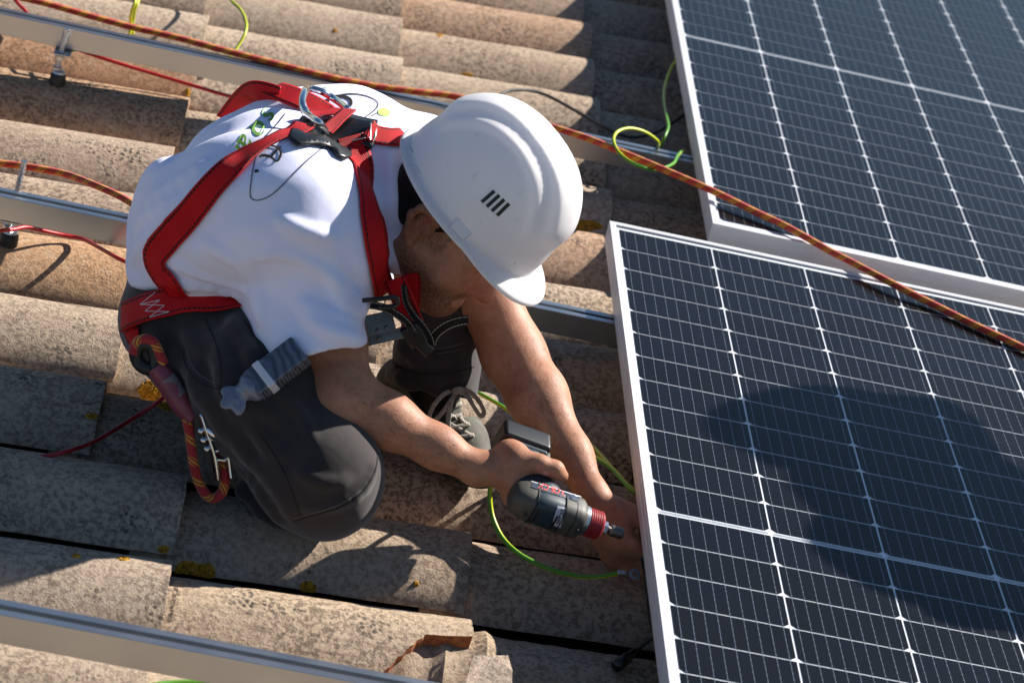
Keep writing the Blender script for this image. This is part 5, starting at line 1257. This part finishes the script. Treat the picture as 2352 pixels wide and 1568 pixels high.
tube('pocket_pen', [P(547, 905, -1.02) - pk0, P(530, 925, -1.02) - pk0, P(512, 948, -1.02) - pk0], .006, M['rubber'], pk) if False else None

# ------------------------------------------------------------------ lichen on the tiles
def lichen(px, py, rx, ry, seed, dens=1.0, z=-.14):
    best = None; hitp = None
    d = Vector(ray((px, py))).normalized(); o0 = Vector(CAM_C)
    for (k, xe), t in TILES.items():
        mw = Matrix.Translation(t.location) @ t.rotation_euler.to_matrix().to_4x4(); mi_ = mw.inverted()
        key = t.data.name
        if key not in TB: TB[key] = BVHTree.FromPolygons([v.co.copy() for v in t.data.vertices], [list(p.vertices) for p in t.data.polygons])
        h = TB[key].ray_cast(mi_ @ o0, mi_.to_3x3() @ d, 20)
        if h[0] is not None:
            dist = (mw @ h[0] - o0).length
            if best is None or dist < best: best = dist; hitp = (t, mi_, key)
    if hitp is None: return
    t, mi_, key = hitp; rg = random.Random(seed); mb = MB()
    for q in range(int(320 * dens)):
        a_ = rg.uniform(0, 2*PI); r = math.sqrt(rg.random()); lim = .86 + .14*math.sin(a_*3 + seed) * math.cos(a_*2 + seed*.7)
        x = px + rx * r * lim * math.cos(a_); y = py + ry * r * lim * math.sin(a_)
        dd = Vector(ray((x, y))).normalized(); h = TB[key].ray_cast(mi_ @ o0, mi_.to_3x3() @ dd, 20)
        if h[0] is None: continue
        n_ = h[1]; t1 = n_.orthogonal().normalized(); t2 = n_.cross(t1); R_ = rg.uniform(.0016, .0040); hgt = rg.uniform(.0010, .0026); ph = rg.uniform(0, 6)
        V = []; 
        for k in range(6): aa = ph + k*PI/3; rr = R_*rg.uniform(.7, 1.2); V.append(h[0] + (t1*math.cos(aa) + t2*math.sin(aa))*rr - n_*.0004)
        V.append(h[0] + n_*hgt); mb.add(V, [(k, (k+1) % 6, 6) for k in range(6)])
    if mb.V:
        o = mb.build('lichen', M['lichen'], t, smooth=True); o['kind'] = 'stuff'
TB = {}
for i, a_ in enumerate([(428, 1308, 30, 22), (470, 1312, 26, 20), (707, 1350, 19, 18), (346, 900, 34, 28, 1.2), (385, 930, 26, 14), (1340, 520, 46, 15, 1.6), (375, 1262, 11, 7, .25), (1072, 173, 14, 5, .35), (1010, 80, 8, 6, .2), (957, 1339, 5, 5, .1), (285, 1283, 15, 4, .25), (175, 1276, 10, 4, .15), (770, 70, 5, 4, .1), (212, 955, 14, 6, .3), (432, 212, 4, 9, .15)]):
    lichen(a_[0], a_[1], a_[2], a_[3], i + 3, a_[4] if len(a_) > 4 else 1.0)
# number stamped into the head of the broken tile
def tile_text(body, o_, xd, yd, size):
    t = bt; mw = Matrix.Translation(t.location) @ t.rotation_euler.to_matrix().to_4x4(); b = BVHTree.FromPolygons([mw @ v.co for v in t.data.vertices], [list(p.vertices) for p in t.data.polygons])
    V, F = text_mesh(body, 0, .004)
    W = [snap(b, o_[0] + (xd[0]*v.x + yd[0]*v.y)*size, o_[1] + (xd[1]*v.x + yd[1]*v.y)*size, .0005) for v in V]
    if all(W):
        mi_ = mw.inverted(); obj('stamped_number', mesh('stamped_number', [mi_ @ w_[0] for w_ in W], F, simple('stamp_shade', '#57493c', .95), False), t)
tile_text('60794/02607', (384, 1426), (.21, -.98), (.9, .25), 14.5)

# ------------------------------------------------------------------ the second worker, kneeling to the right of the picture; his shadow falls across the near panel
def coworker():
    def sh(sx, sy, h): return Vector((sx + .09 + 1.2*h, sy + .03 + .74*h, h))
    c = thing('person', 'second worker with a hard hat kneeling right of the panels, out of the picture', 'person', (1.65, -.95, -.13)); b0 = c.location.copy()
    hd_ = sh(.27, -.64, 1.12); nk = sh(.33, -.80, 1.0); ch = sh(.44, -.95, .86); pe = sh(.78, -1.08, .55); 
    f = Field(); f.ell(hd_, np.eye(3), (.085, .10, .12), .03); f.chain([hd_ - Vector((0, 0, .05)), nk, ch], [.10, .12, .15], .05)
    shl, shr = sh(.27, -.98, .92), sh(.50, -.86, .92)
    f.chain([nk, ch, pe], [.08, .15, .15], .08); f.chain([shl, ch, shr], [.07, .12, .07], .06)
    f.chain([shl, sh(.36, -1.15, .70), sh(.60, -1.15, .62)], [.055, .045, .03], .03); f.chain([shr, sh(.66, -.80, .70), sh(.80, -.86, .6)], [.055, .045, .03], .03)
    body2 = solid('body', f, .012, M['skin'], c, smooth=1); body2.location = -b0
    g = Field(); g.chain([nk, ch, pe], [.09, .165, .165], .08); g.chain([shl, ch, shr], [.08, .13, .08], .06); t_ = solid('t_shirt', g, .012, M['tee'], c, smooth=1); t_.location = -b0
    g = Field()
    for dy_ in (-.11, .11):
        hp = pe + Vector((0, dy_, -.02)); kn_ = Vector((pe.x - .30, pe.y + dy_ * 1.3, -.05)); an_ = Vector((pe.x + .12, pe.y + dy_ * 1.2, -.07)); g.chain([pe, hp, kn_, an_], [.15, .10, .07, .05], .05)
    t_ = solid('trousers', g, .012, M['trouser'], c, smooth=1); t_.location = -b0
    h2 = thing('hard_hat', 'hard hat of the second worker, out of the picture on the right', 'hard hat', hd_ + Vector((0, 0, .03)))
    o_ = obj('hat_shell', bpy.data.meshes['hat_shell'], h2); o_.rotation_euler = (0, .3, 1.9)
coworker()
# ------------------------------------------------------------------ pitch the finished roof and everything on it
for o in [o for o in S.objects if o.parent is None and o.type not in ('CAMERA', 'LIGHT')]:
    o.matrix_world = TILT @ o.matrix_basis
